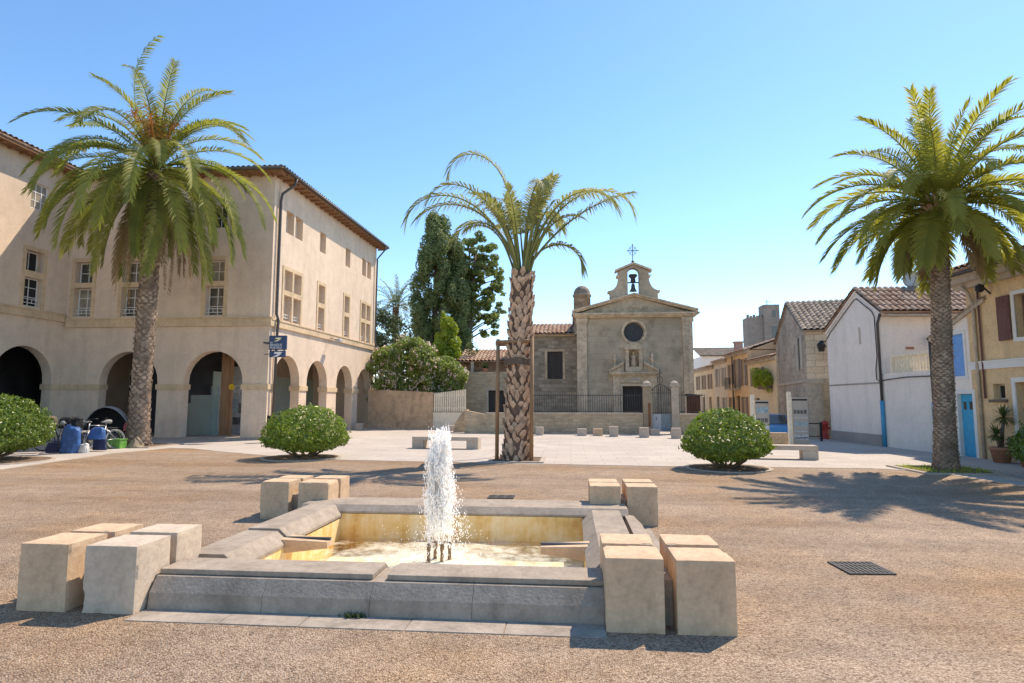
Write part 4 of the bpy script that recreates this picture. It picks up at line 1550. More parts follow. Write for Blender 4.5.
m.lathe([(0.0, 3.86), (0.19, 3.86), (0.17, 4.1), (0.14, 4.3), (0.17, 4.45), (0.13, 4.55), (0.05, 4.58), (0.05, 4.61), (0.085, 4.66), (0.085, 4.74), (0.04, 4.79), (0, 4.80)], (3.945, CY + 0.18, 0), 14)
m.build('niche_statue', M['churchtrim'], ch, True)
for x in (2.78, 5.05):
    m = MB()
    m.lathe([(0.0, 3.62), (0.12, 3.62), (0.12, 3.95), (0.05, 4.0), (0.04, 4.10), (0.13, 4.22), (0.15, 4.32), (0.10, 4.36), (0.05, 4.42), (0.10, 4.50), (0.09, 4.56), (0.0, 4.66)], (x, CY - 0.16, 0), 12)
    m.build('urn_finial', M['churchtrim'], ch, True)
m = MB()
m.box(3.22, 3.82, CY + 0.2, CY + 0.26, 0, 2.62)
m.box(3.825, 4.42, CY + 0.2, CY + 0.26, 0, 2.62)
for k in range(8):
    x = 3.26 + k * 0.155
    m.box(x, x + 0.02, CY + 0.17, CY + 0.20, 0, 2.6)
m.build('church_door', M['doorwood'], ch)
m = MB()
m.box(3.66, 4.2, CY - 0.17, CY - .14, 2.95, 3.18)
m.build('tablet', M['coping'], ch)
# nave wing
FN = Frame((0, 40.0), (1, 0))
m = MB()
m.wall(FN, rect(-3.25, 0.44, -0.2, 6.12), [rect(-1.50, -0.48, 3.16, 4.98)], 0.5)
m.box(-3.25, -2.8, 40.5, 50, -0.2, 6.12)
m.build('chapel_wall', M['nave'], ch)
m = MB()
m.box(-3.3, 0.44, 39.82, 40.0, 5.98, 6.10)
m.build('chapel_cornice', M['churchtrim'], ch)
m = MB()
roof_sheet(m, (-3.45, 39.6, 6.16), (0.44, 39.6, 6.16), (-3.45, 42.8, 7.18), (0.44, 42.8, 7.18), 0.26, 0.06)
m.build('chapel_roof', M['roof'], ch)
surround(ch, FN, -1.50, -0.48, 3.16, 4.98, b=0.16, mat='churchtrim')
m = MB()
m.box(-1.50, -0.995, 40.12, 40.18, 3.16, 4.98)
m.box(-0.985, -0.48, 40.12, 40.18, 3.16, 4.98)
m.box(-1.50, -0.48, 40.19, 40.2, 3.16, 4.98)
m.build('shutter', M['doorwood'], ch)
# ------------------------------------------------------------------ churchyard wall, railing, gate
cw = thing('churchyard_wall', 'long low rubble wall with pale coping before the church', 'wall', (0, 32, 0))
m = MB()
m.wall(Frame((0, 32.0), (1, 0)), [(-5.62, -0.1), (3.74, -0.1), (3.74, 1.0), (-4.5, 1.0), (-5.62, 1.22)], (), 0.4)
m.build('wall_section', M['rubble'], cw)
m = MB()
m.wall(Frame((0, 32.0), (1, 0)), [(5.58, -0.1), (6.95, -0.1), (6.95, 0.98), (5.58, 0.98)], (), 0.4)
m.box(6.55, 6.95, 32.4, 38.0, -0.1, 0.97)
m.build('wall_section', M['rubble'], cw)
m = MB()
m.box(-4.5, 3.74, 31.96, 32.44, 1.002, 1.09)
m.build('coping', M['coping'], cw)
m = MB()
m.box(5.58, 6.97, 31.96, 32.44, 0.982, 1.06)
m.build('coping', M['coping'], cw)
for x0, x1 in ((-3.2, 3.7), (5.62, 6.9)):
    m = MB()
    k = int((x1 - x0) / 0.12)
    for i in range(k + 1):
        x = x0 + (x1 - x0) * i / k
        m.box(x - 0.010, x + 0.010, 32.19, 32.21, 1.06, 2.08)
    m.box(x0, x1, 32.185, 32.215, 1.98, 2.01)
    m.box(x0, x1, 32.185, 32.215, 1.14, 1.17)
    m.build('iron_railing', M['iron'], cw)
for nm, x0, x1 in (('rust streaked stone gate pillar next to the pale gate leaf', 3.76, 4.18), ('stone gate pillar next to the blue grey gate leaf', 5.20, 5.58)):
    gp = thing('gate_pillar', nm, 'pillar', ((x0 + x1) / 2, 32.2, 0), 'gate pillars of the churchyard')
    m = MB()
    m.box(x0, x1, 31.98, 32.42, -0.1, 2.45)
    m.box(x0 - 0.04, x1 + 0.04, 31.94, 32.46, -0.1, 0.35)
    m.build('shaft', M['coping'] if x0 > 4.5 else M['rock'], gp, bevel=0.02)
    m = MB()
    m.box(x0 - 0.06, x1 + 0.06, 31.92, 32.48, 2.45, 2.55)
    m.lathe([(0.22, 2.55), (0.2, 2.65), (0.10, 2.73), (0, 2.76)], ((x0 + x1) / 2, 32.2, 0), 14)
    m.build('cap', M['coping'], gp)
    if x0 < 4:
        m = MB()
        m.box(x0 + 0.24, x0 + 0.36, 31.972, 31.98, 0.4, 1.6)
        m.build('rust_stain', plaster('rust_streak', (0.24, 0.11, 0.05), 0.3, 3), gp)
gt = thing('churchyard_gate', 'iron double gate with barred top and solid lower panels', 'gate', (4.69, 32.2, 0))
for x0, x1, mt in ((4.19, 4.68, 'gatewhite'), (4.70, 5.19, 'gateblue')):
    m = MB()
    m.box(x0, x1, 32.18, 32.21, 0.12, 1.02)
    pn = m.build('gate_leaf', M[mt], gt)
    m = MB()
    k = 5
    for i in range(k + 1):
        x = x0 + (x1 - x0) * i / k
        top = 2.18 + 0.33 * math.cos((x - 4.69) / 0.5 * math.pi / 2.4)
        m.box(x - 0.012, x + 0.012, 32.18, 32.205, 1.02, top)
    for z in (1.08, 2.1):
        m.box(x0, x1, 32.176, 32.206, z, z + 0.03)
    m.build('bars', M['iron'], pn)
m = MB()
m.box(4.42, 4.45, 32.165, 32.18, 0.70, 0.86)
m.build('letter_plate', M['iron'], gt)
m = MB()
pts = [(4.19 + 1.0 * i / 12, 32.195, 2.22 + 0.34 * math.sin(math.pi * i / 12)) for i in range(13)]
m.tube(pts, 0.025, 5)
pts = [(4.66 + 0.14 * math.cos(a), 32.195, 2.80 + 0.17 * math.sin(a)) for a in [2 * math.pi * i / 14 for i in range(15)]]
m.tube(pts, 0.016, 5)
m.bar((4.66, 32.195, 2.55), (4.66, 32.195, 3.36), 0.018, 5)
m.bar((4.53, 32.195, 3.16), (4.79, 32.195, 3.16), 0.018, 5)
m.build('gate_cross', M['iron'], gt)
bx = thing('rusty_hut', 'small rusty brown sheet metal box behind the churchyard railing', 'shed', (6.75, 34.2, 0))
m = MB()
m.box(6.42, 7.05, 33.9, 34.5, 0.0, 1.98)
m.build('walls', plaster('rusty_sheet', (0.13, 0.06, 0.04), 0.35, 2.0), bx)
m = MB()
m.wall(Frame((0, 33.86), (1, 0)), [(6.36, 1.98), (7.1, 1.98), (7.1, 2.04), (6.36, 2.10)], (), 0.7)
m.build('lid', M['iron'], bx)
# ------------------------------------------------------------------ left of the church: low house, walls, fence
lh = thing('stone_cottage', 'low rubble cottage with sloping tile roof left of the church', 'house', (-5, 40, 0))
FL = Frame((0, 40.0), (1, 0))
m = MB()
m.wall(FL, rect(-7.6, -3.26, -0.2, 3.66), [rect(-5.42, -4.30, 0.0, 2.42)], 0.4)
m.build('wall', M['rubble'], lh)
m = MB()
m.box(-7.6, -3.26, 41.9, 42.2, 3.6, 4.9)
m.build('upper_wall', M['pink'], lh)
for x in (-6.65, -4.9):
    m = MB()
    m.box(x - .1, x + .1, 40.75, 40.95, 3.66, 4.43)
    m.build('terrace_post', M['coping'], lh)
m = MB()
m.box(-7.6, -3.26, 40.2, 41.1, 3.60, 3.66)
m.build('terrace', M['coping'], lh)
m = MB()
roof_sheet(m, (-7.7, 40.7, 4.46), (-3.26, 40.7, 4.46), (-7.7, 43.5, 5.45), (-3.26, 43.5, 5.45), 0.26, 0.06)
m.build('roof', M['roof'], lh)
m = MB()
m.box(-5.42, -4.30, 40.25, 40.3, 0, 2.42)
m.build('door', M['doorwood'], lh)
m = MB()
m.box(-5.56, -5.43, 39.96, 40.1, 0, 2.42)
m.box(-4.29, -4.18, 39.96, 40.1, 0, 2.42)
m.box(-5.56, -4.18, 39.96, 40.1, 2.42, 2.56)
m.build('door_frame', M['coping'], lh)
gp_ = thing('terrace_plant', 'small green plant on the terrace of the stone cottage', 'plant', (-5.7, 40.4, 3.66))
m = MB()
m.lathe([(0, 0), (.16, 0), (.2, .25), (0, .25)], (-5.7, 40.4, 3.66), 12)
m.build('pot', M['terracotta'], gp_)
tuft_rng = random.Random(9)
m = MB()
for i in range(160):
    a, e, l = tuft_rng.uniform(0, 6.28), R(tuft_rng.uniform(10, 85)), tuft_rng.uniform(.25, .6)
    d = Vector((math.cos(a) * math.cos(e), math.sin(a) * math.cos(e), math.sin(e))) * l
    b = Vector((-5.7, 40.4, 3.9))
    q = Vector((-math.sin(a), math.cos(a), 0)) * .03
    m.add([b - q, b + q, b + d], [(0, 1, 2)])
m.build('leaves', M['darkleaf'], gp_)
gw = thing('garden_wall', 'ochre rendered garden wall under the flowering oleander', 'wall', (-10.4, 36.8, 0))
m = MB()
FG = Frame((-12.75, 37.3), (4.35, -0.6))
m.wall(FG, [(0, -0.1), (4.38, -0.1), (4.38, 2.25), (0, 2.45)], (), 0.35)
m.build('wall', M['gardenwall'], gw)
gf = thing('garden_fence', 'cream fence of upright pickets on a pale plastered base', 'fence', (-7.4, 36.6, 0))
m = MB()
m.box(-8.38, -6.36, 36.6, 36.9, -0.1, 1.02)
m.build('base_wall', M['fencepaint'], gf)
m = MB()
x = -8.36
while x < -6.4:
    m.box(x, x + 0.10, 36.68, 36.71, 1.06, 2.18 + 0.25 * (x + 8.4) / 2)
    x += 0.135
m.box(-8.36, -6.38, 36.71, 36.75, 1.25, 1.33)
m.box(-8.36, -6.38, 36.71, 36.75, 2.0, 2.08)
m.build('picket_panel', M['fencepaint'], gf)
m = MB()
m.box(-8.36, -6.38, 36.8, 36.83, 1.02, 2.2)
m.build('backing_board', M['coping'], gf)
rw = thing('sloping_wall_stub', 'grey rubble retaining wall with a sloping end by the cream fence', 'wall', (-5.9, 33.2, 0))
m = MB()
m.wall(Frame((0, 33.0), (1, 0)), [(-6.45, -0.1), (-5.63, -0.1), (-5.63, 1.25), (-5.8, 1.25), (-6.3, 0.55)], (), 0.5)
m.build('wall', M['rubble'], rw)

# ------------------------------------------------------------------ right: tower, street row
tw = thing('keep_tower', 'tall grey square stone keep rising behind the street houses', 'tower', (34, 112, 0))
k = 112 / 90.0
m = MB()
m.box(32.0, 35.0, 112, 115, -1, 16.9)
m.build('tower_body', M['tower'], tw)
m = MB()
m.box(34.75, 37.5, 111.4, 114.4, -1, 19.1)
m.build('stair_turret', M['tower'], tw)
m = MB()
for i in range(5):
    x = 32.0 + i * 0.56
    m.box(x, x + 0.34, 112, 112.5, 16.9, 17.4 - 0.2 * (i % 2))
m.build('battlement', M['tower'], tw)
for x0, x1, z0, z1 in ((36.2, 36.8, 16.8, 18.0), (36.0, 36.9, 13.2, 15.2)):
    m = MB()
    m.box(x0, x1, 111.36, 111.4, z0, z1)
    m.build('window', M['glass'], tw)
m = MB()
m.bar((36.2, 114, 19), (36.2, 114, 20.4), 0.06)
m.bar((35.7, 114, 20.0), (36.9, 114, 20.0), 0.04)
m.build('weather_vane', M['iron'], tw)
SX = 12.3
FS = Frame((SX, 61), (0, -1))        # u = 61 - Y
def sy(y):
    return 61 - y
def row_house(name, label, y0, y1, h, mat, wins, doors, depth=7, trim='coping', shut='shutterbrown', ridge=1.2):
    r = thing(name, label, 'house', (SX + 2, (y0 + y1) / 2, 0), 'houses along the receding street')
    u0, u1 = sy(y1) + .003, sy(y0) - .003
    hs = [rect(sy(b), sy(a), z0, z1) for a, b, z0, z1 in wins] + [rect(sy(b), sy(a), -0.05, z1) for a, b, z1 in doors]
    m = MB()
    m.wall(FS, rect(u0, u1, -0.6, h), hs, 0.35)
    m.build('wall', M[mat], r)
    m = MB()
    m.box(u0, u1, depth - 0.3, depth, -0.6, h, FS)
    m.box(u0, u0 + 0.3, 0.36, depth - 0.3, -0.6, h, FS)
    m.box(u1 - 0.3, u1, 0.36, depth - 0.3, -0.6, h, FS)
    for u in (u0, u1 - 0.28):
        P = FS.p
        a, b_, c_ = (0.1, h - .05), (depth - .1, h - .05), (depth / 2, h + ridge - .06)
        n0 = len(m.v)
        m.v += [P(u + du, w, z) for du in (0, .28) for w, z in (a, b_, c_)]
        m.f += [(n0, n0 + 1, n0 + 2), (n0 + 5, n0 + 4, n0 + 3), (n0, n0 + 3, n0 + 4, n0 + 1), (n0 + 1, n0 + 4, n0 + 5, n0 + 2), (n0 + 2, n0 + 5, n0 + 3, n0)]
    m.build('rear_walls', M[mat], r)
    m = MB()
    roof_sheet(m, FS.p(u0, -0.3, h), FS.p(u1, -0.3, h), FS.p(u0, depth / 2, h + ridge), FS.p(u1, depth / 2, h + ridge))
    roof_sheet(m, FS.p(u0, depth, h), FS.p(u1, depth, h), FS.p(u0, depth / 2, h + ridge), FS.p(u1, depth / 2, h + ridge))
    m.build('roof', M['roof'], r)
    m = MB()
    m.box(u0, u1, -0.16, 0, h - 0.25, h - 0.03, FS)
    m.build('cornice', M[trim], r)
    for a, b, z0, z1 in wins:
        window(r, FS, sy(b), sy(a), z0, z1, 0.12, bars=(1, 1))
        m = MB()
        m.box(sy(b) - 0.42, sy(b) - 0.02, -0.05, -0.005, z0, z1, FS)
        m.build('shutter', M[shut], r)
        m = MB()
        m.box(sy(a) + 0.02, sy(a) + 0.42, -0.05, -0.005, z0, z1, FS)
        m.build('shutter', M[shut], r)
    for a, b, z1 in doors:
        m = MB()
        m.box(sy(b), sy(a), 0.15, 0.2, -0.05, z1, FS)
        m.build('door', M['doorwood'], r)
    return r
r1 = row_house('cottage', 'low cream street house with brown door and hanging greenery', 37.6, 43.28, 4.45, 'cream', [(41.6, 42.3, 2.7, 3.9), (40.3, 41.0, 2.7, 3.9)], [(41.0, 42.0, 1.9)], 2.2, ridge=0.35)
r2 = row_house('town_house', 'peach town house with iron balcony and tall dark shutters', 43.3, 49.0, 5.3, 'peach', [(43.9, 44.7, 2.8, 4.7), (45.7, 46.5, 2.7, 4.8), (47.5, 48.2, 3.0, 4.5), (44.0, 44.7, 0.5, 2.0), (47.4, 48.2, 0.5, 2.0)], [(45.6, 46.6, 2.1)])
r3 = row_house('town_house', 'pale beige town house with closed shutters in the street row', 49.0, 53.4, 5.05, 'pale', [(49.7, 50.4, 2.9, 4.4), (51.8, 52.5, 2.9, 4.4), (49.7, 50.4, 0.5, 2.0)], [(51.8, 52.6, 2.1)], shut='shuttergrey')
r4 = row_house('town_house', 'yellow cream house at the far end of the street row', 53.4, 62.0, 4.75, 'cream', [(54.5, 55.3, 2.8, 4.1), (57.0, 57.8, 2.8, 4.1), (59.5, 60.3, 2.8, 4.1)], [(54.6, 55.5, 2.1), (57.2, 58.1, 2.1)])
m = MB()
m.box(sy(46.9), sy(45.3), -0.75, 0, 2.52, 2.62, FS)
bl = m.build('balcony', M['coping'], r2)
m = MB()
for i in range(9):
    u = sy(46.88) + 1.56 * i / 8
    m.box(u - 0.012, u + 0.012, -0.74, -0.715, 2.62, 3.4, FS)
for w in (-0.74, -0.37, -0.02):
    m.box(sy(46.9), sy(46.88), w, w + 0.025, 2.62, 3.4, FS)
    m.box(sy(45.32), sy(45.3), w, w + 0.025, 2.62, 3.4, FS)
m.box(sy(46.9), sy(45.3), -0.75, -0.71, 3.4, 3.44, FS)
m.box(sy(46.9), sy(45.3), -0.745, -0.715, 2.68, 2.71, FS)
m.build('balcony_railing', M['dark'], bl)
m = MB()
m.box(13.5, 14.1, 50.8, 51.4, 5.6, 6.5)
m.box(13.42, 14.18, 50.72, 51.48, 6.5, 6.6)
m.build('chimney', M['pink'], r3)
m = MB()
m.tube([(SX - 0.12, 46.95, 5.1), (SX - 0.12, 46.95, 0)], 0.05, 6)
m.build('downpipe', M['pipe'], r2)
# taller set back house
sb_ = thing('set_back_house', 'pinkish brown taller house set back above the low cottage', 'house', (16, 42, 0))
m = MB()
m.box(14.6, 22, 37.9, 49.0, 0, 5.9)
m.wall(Frame((14.3, 37.9), (1, 0)), [(0, 5.0), (7.7, 5.0), (7.7, 5.9), (3.7, 7.0), (0, 5.82)], (), 0.3, -0.3)
m.build('wall', M['pink'], sb_)
m = MB()
roof_sheet(m, (14.3, 49.2, 5.9), (14.3, 37.6, 5.9), (18, 49.2, 7.0), (18, 37.6, 7.0))
m.build('roof', M['roof'], sb_)
fh = thing('white_far_house', 'small white house showing above the far end of the street', 'house', (16.5, 75, 0))
m = MB()
m.box(15.3, 24, 72, 80, 0, 7.0)
m.build('wall', M['white'], fh)
m = MB()
roof_sheet(m, (15.0, 71.6, 7.0), (24.3, 71.6, 7.0), (15.0, 76, 8.3), (24.3, 76, 8.3))
m.build('roof', M['roofgrey'], fh)
# stone gable house
sh = thing('gable_house', 'rubble stone gable house with pale ashlar side and tiled roof', 'house', (12, 31, 0))
S = (10.97, 29.31)
gd = (0.1585, 0.9874)
FGb = Frame((S[0] + gd[0] * 8.1, S[1] + gd[1] * 8.1), (-gd[0], -gd[1]))     # u: 0 at the far end, 8.1 at the corner
m = MB()
m.wall(FGb, [(0, -0.6), (8.1, -0.6), (8.1, 4.98), (4.1, 6.92), (0, 5.15)], [rect(6.35, 7.4, 3.25, 4.78), rect(0.6, 1.0, 2.9, 4.6)], 0.4)
m.build('gable_wall', M['gable'], sh)
m = MB()
m.box(0, 8.1, -0.05, 0, 2.58, 2.72, FGb)
m.build('string_course', M['coping'], sh)
window(sh, FGb, 6.35, 7.4, 3.25, 4.78, 0.2)
for a, b in ((6.05, 6.5), (7.0, 7.5)):
    m = MB()
    m.box(a, b, -0.06, -0.005, 3.2, 4.82, FGb)
    m.build('shutter', M['shuttergrey'], sh)
m = MB()
m.box(0.6, 1.0, 0.08, 0.12, 2.9, 4.6, FGb)
m.build('blind_window', M['shuttergrey'], sh)
sdv = (0.985, -0.17)
FSd = Frame(S, sdv)
m = MB()
m.wall(FSd, rect(0.0, 9, 2.66, 4.98), (), 0.4, 0.0)
m.build('ashlar_wall', M['ashlar'], sh)
m = MB()
m.wall(FSd, rect(0.62, 9, -0.6, 2.655), (), 0.4, 0.0)
m.build('lower_wall', M['rough'], sh)
m = MB()
m.box(-0.004, 0.62, -0.03, 0.38, -0.6, 2.5, FSd)
m.box(-0.03, 0.70, -0.07, 0.38, 2.5, 2.72, FSd)
m.build('corner_pier', M['coping'], sh)
m = MB()
e0, e1 = FSd.p(-0.15, -0.2, 5.0), FSd.p(9, -0.2, 5.0)
pk = Vector(FGb.p(4.1, -0.12, 6.98))
rd = Vector((sdv[0], sdv[1], 0)) * 9.3
roof_sheet(m, e0, e1, pk, pk + rd, 0.26, 0.065)
q0 = Vector(FGb.p(-0.1, -0.12, 5.15))
roof_sheet(m, q0 + rd, q0, pk + rd, pk, 0.26, 0.065)
m.build('roof', M['roofgrey'], sh)
# blue car, hydrant, railing, low wall
wl = thing('bracket_lamp', 'black bracket lantern high on the pale ashlar wall', 'wall lamp', FSd.p(0.75, -0.3, 4.0))
m = MB()
m.bar(FSd.p(0.85, 0, 4.45), FSd.p(0.55, -0.55, 4.42), 0.025)
m.bar(FSd.p(0.85, 0, 4.2), FSd.p(0.65, -0.4, 4.42), 0.02)
m.build('bracket', M['dark'], wl)
m = MB()
c = FSd.p(0.55, -0.55, 0)
m.lathe([(0.05, 4.42), (0.2, 4.25), (0.18, 4.2), (0.13, 3.95), (0.0, 3.93)], (c[0], c[1], 0), 6)
m.build('lantern', M['dark'], wl)
hy = thing('fire_hydrant', 'red fire hydrant at the foot of the stone house', 'hydrant', (11.35, 28.55, 0))
m = MB()
m.lathe([(0.17, 0), (0.17, 0.06), (0.12, 0.08), (0.12, 0.62), (0.16, 0.64), (0.16, 0.70), (0.11, 0.78), (0.0, 0.84)], (11.35, 28.55, 0), 14)
m.build('barrel', M['red'], hy, True)
m = MB()
m.bar((11.13, 28.5, 0.48), (11.57, 28.6, 0.48), 0.05, 8)
m.bar((11.35, 28.55, 0.48), (11.30, 28.35, 0.48), 0.05, 8)
m.build('outlet', M['red'], hy)
rl = thing('street_railing', 'dark tubular railing beside the information board', 'railing', (10.3, 27.05, 0))
m = MB()
m.tube([(9.95, 26.95, 0.74), (10.6, 27.08, 0.74)], 0.025, 6)
m.tube([(9.95, 26.95, 0.20), (10.6, 27.08, 0.20)], 0.018, 6)
m.build('rail', M['dark'], rl)
for x, y in ((9.98, 26.956), (10.6, 27.08)):
    m = MB()
    m.box(x - 0.04, x + 0.04, y - 0.04, y + 0.04, 0, 0.8)
    m.build('post', M['dark'], rl)
lw = MB()
lw.wall(Frame((7.2, 24.6), (1, -0.05)), [(0, -0.05), (1.2, -0.05), (1.2, 0.46), (0, 0.46)], (), 0.35)
tag(lw.build('low_wall', M['rough'], bevel=0.03), 'short low stone wall between the two information boards', 'wall', kind='thing')
# ------------------------------------------------------------------ white house
wh = thing('white_house', 'white rendered house with small terrace, blue downpipes and blue door', 'house', (12, 24, 0))
WA = (11.35, 27.87)
wd = (0.0774, -0.997)
Fw = Frame(WA, wd)
m = MB()
m.wall(Fw, [(0, -0.4), (3.95, -0.4), (3.95, 5.0), (2.5, 6.02), (0, 4.60)], [rect(2.53, 2.69, 3.95, 4.62)], 0.4)
m.build('gable_wall', M['white'], wh)
m = MB()
m.box(2.53, 2.69, 0.08, 0.1, 3.95, 4.62, Fw)
m.build('slit_window', M['shuttergrey'], wh)
m = MB()
m.box(0.0, 3.72, -0.035, -.001, -0.05, 0.42, Fw)
m.build('plinth', M['plinth'], wh)
m = MB()
m.box(0, 3.8, -0.025, 0.0, 2.34, 2.40, Fw)
m.build('string_course', M['plinth'], wh)
# gable verge: pale band with dark tile edge
m = MB()
m.wall(Fw, [(-0.05, 4.60), (2.5, 6.02), (2.5, 6.13), (-0.05, 4.71)], (), 0.5, -0.05)
m.wall(Fw, [(2.5, 6.02), (4.15, 4.9), (4.15, 5.01), (2.5, 6.13)], (), 0.5, -0.05)
m.build('verge', M['white'], wh)
inw = Vector((0.997, 0.0774, 0))
def wp(u, w, z):
    return Fw.p(u, w, z)
m = MB()
roof_sheet(m, wp(4.35, -0.12, 5.04), wp(4.35, 9.5, 5.04), wp(2.5, -0.12, 6.27), wp(2.5, 9.5, 6.27), 0.24, 0.06)
roof_sheet(m, wp(-0.1, 9.5, 4.84), wp(-0.1, -0.12, 4.84), wp(2.5, 9.5, 6.27), wp(2.5, -0.12, 6.27), 0.24, 0.06)
m.build('roof', M['roof'], wh)
Fin = Frame(Fw.p(3.95, 0, 0)[:2], (inw.x, inw.y))
m = MB()
m.wall(Fin, rect(0.4, 9.3, 2.4, 4.98), (), 0.3, -0.3 + 0.3)
m.wall(Fin, rect(0.0, 0.4, 2.4, 4.98), (), 0.002, -0.002)
m.build('terrace_back_wall', M['white'], wh)
m = MB()
m.box(0.1, 9.4, -0.40, -0.03, 4.86, 4.92, Fin)
m.build('eaves_board', M['coping'], wh)
m = MB()
m.wall(Fw, rect(3.955, 6.80, -0.4, 2.44), (), 0.25)
m.box(3.955, 6.80, 0.25, 6, 2.25, 2.42, Fw)
m.box(3.955, 6.80, 0.002, 0.22, 2.44, 2.70, Fw)
m.build('terrace_wall', M['white'], wh)
m = MB()
for i in range(13):
    u = 4.68 + (6.58 - 4.68) * i / 12
    P = Fw.p(u, 0.12, 0)
    m.lathe([(0.045, 2.70), (0.05, 2.78), (0.032, 2.84), (0.058, 2.95), (0.04, 3.08), (0.03, 3.15), (0.05, 3.22), (0.05, 3.27)], (P[0], P[1], 0), 8)
m.box(4.5, 6.76, 0.03, 0.21, 3.27, 3.37, Fw)
m.box(4.46, 4.58, 0.02, 0.22, 2.70, 3.36, Fw)
m.box(6.68, 6.80, 0.02, 0.22, 2.70, 3.36, Fw)
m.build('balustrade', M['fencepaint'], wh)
def pipe(u, ztop, zblue, bend=True):
    m = MB()
    pts = [Fw.p(u + (0.18 if bend else 0), -0.06, ztop), Fw.p(u, -0.07, ztop - 0.35), Fw.p(u, -0.07, zblue)] if bend else [Fw.p(u, -0.07, ztop), Fw.p(u, -0.07, zblue)]
    m.tube(pts, 0.05, 8)
    p = m.build('downpipe', M['pipe'], wh, True)
    m = MB()
    m.tube([Fw.p(u, -0.07, zblue), Fw.p(u, -0.07, 0)], 0.075, 8)
    m.build('blue_sleeve', M['bluepipe'], p, True)
pipe(3.98, 4.95, 1.70)
pipe(6.84, 3.55, 1.60, False)
# surface cables
m = MB()
def cable(pts, r=0.014):
    m.tube([Fw.p(u, -0.02 - r, z) for u, z in pts], r, 5)
cable([(0.05, 4.4), (0.35, 4.65), (2.4, 5.78), (2.6, 5.78), (3.6, 5.12), (3.74, 4.9), (3.78, 3.4), (3.66, 2.9), (3.66, 2.5), (3.85, 2.44), (5.4, 2.52), (6.7, 2.50), (6.86, 2.75)], 0.02)
m.build('surface_cable', M['pipe'], wh)
m = MB()
m.wall(Fw, [(6.86, -0.4), (9.25, -0.4), (9.25, 4.55), (6.86, 3.65)], [rect(7.42, 8.26, 2.44, 3.74), rect(7.84, 8.47, -0.05, 1.90)], 0.35)
m.build('annex_wall', M['white'], wh)
m = MB()
m.wall(Fw, [(6.80, 3.63), (9.25, 4.55), (9.25, 4.67), (6.80, 3.75)], (), 0.5, -0.08)
m.build('annex_verge', M['coping'], wh)
m = MB()
m.wall(Fw, [(6.78, 3.75), (9.25, 4.67), (9.25, 4.71), (6.78, 3.79)], (), 0.5, -0.11)
m.build('annex_verge_tiles', M['roofgrey'], wh)
m = MB()
roof_sheet(m, wp(6.78, -0.05, 3.80), wp(6.78, 5, 3.80), wp(9.3, -0.05, 4.74), wp(9.3, 5, 4.74), 0.24, 0.05)
m.build('annex_roof', M['roofgrey'], wh)
m = MB()
m.box(7.42, 7.835, 0.02, 0.06, 2.45, 3.73, Fw)
m.box(7.845, 8.26, 0.02, 0.06, 2.45, 3.73, Fw)
for z in (2.7, 3.4):
    m.box(7.43, 8.25, 0.005, 0.02, z, z + 0.06, Fw)
m.build('window_shutter', M['blueshutter'], wh)
m = MB()
m.ring(Fw, 7.42, 8.26, 2.44, 3.74, 0.10, -0.02, 0.02)
m.build('window_surround', M['whitepaint'], wh)
m = MB()
k = 5
for i in range(k):
    a = 7.84 + 0.63 * i / k
    m.box(a + .003, a + 0.63 / k - .003, 0.10, 0.14, 0.0, 1.89, Fw)
dr = m.build('door', M['bluedoor'], wh)
m = MB()
for a in (7.94, 8.20):
    m.box(a, a + 0.11, 0.085, 0.10, 1.42, 1.66, Fw)
m.build('door_light', M['glass'], dr)
m = MB()
m.box(8.40, 8.43, 0.05, 0.10, 0.92, 1.0, Fw)
m.build('door_handle', M['dark'], dr)
m = MB()
m.box(7.72, 7.835, -0.02, 0.03, 0, 2.02, Fw)
m.box(8.475, 8.59, -0.02, 0.03, 0, 2.02, Fw)
m.box(7.835, 8.475, -0.02, 0.03, 1.905, 2.02, Fw)
m.build('door_frame', M['whitepaint'], wh)
tl = thing('terrace_lamp', 'black wall lantern above the white house terrace', 'wall lamp', Fin.p(2.6, -0.1, 3.9))
m = MB()
c = Fin.p(1.75, -0.25, 0)
m.lathe([(0.03, 4.12), (0.16, 3.98), (0.13, 3.95), (0.09, 3.72), (0.0, 3.70)], (c[0], c[1], 0), 6)
m.build('lantern', M['dark'], tl)
m = MB()
m.bar(Fin.p(1.75, 0, 4.02), Fin.p(1.75, -0.25, 4.14), 0.02)
m.build('bracket', M['dark'], tl)
vp = MB()
vp.box(0.95, 1.25, -0.02, -.003, 3.62, 3.72, Fin)
tag(vp.build('vent_grille', M['terracotta']), 'small brown vent set in the white wall above the terrace', 'vent')
da = thing('satellite_dish', 'round pale satellite dish on the white house roof ridge', 'satellite dish', wp(2.45, 2.4, 6.2))
c = Vector(wp(2.45, 2.3, 6.75))
m = MB()
m.bar(c + Vector((0, 0.12, -0.7)), c + Vector((0, 0.12, 1.15)), 0.02)
m.build('mast', M['iron'], da)
m = MB()
m.lathe([(0.0, 0.0), (0.2, 0.02), (0.36, 0.07), (0.37, 0.09), (0.2, 0.045), (0.0, 0.025)], (0, 0, 0), 24)
m.v = [(c.x + x, c.y - z + 0.05, c.z - 0.15 + y) for x, y, z in m.v]
m.build('reflector', M['gatewhite'], da, True)
m = MB()
m.bar(c + Vector((0, 0, -0.48)), c + Vector((0, -0.35, -0.15)), 0.012)
m.bar(c + Vector((0, -0.35, -0.15)), c + Vector((0, -0.30, -0.12)), 0.03)
m.build('feed_arm', M['iron'], da)
ta = thing('tv_aerial', 'small television aerial between the white and ochre roofs', 'aerial', wp(8.6, 1.0, 4.5))
c = Vector(wp(8.6, 1.2, 4.5))
m = MB()
m.bar(c, c + Vector((0, 0, 0.85)), 0.012)
m.bar(c + Vector((-0.25, 0, 0.78)), c + Vector((0.25, 0.1, 0.78)), 0.01)
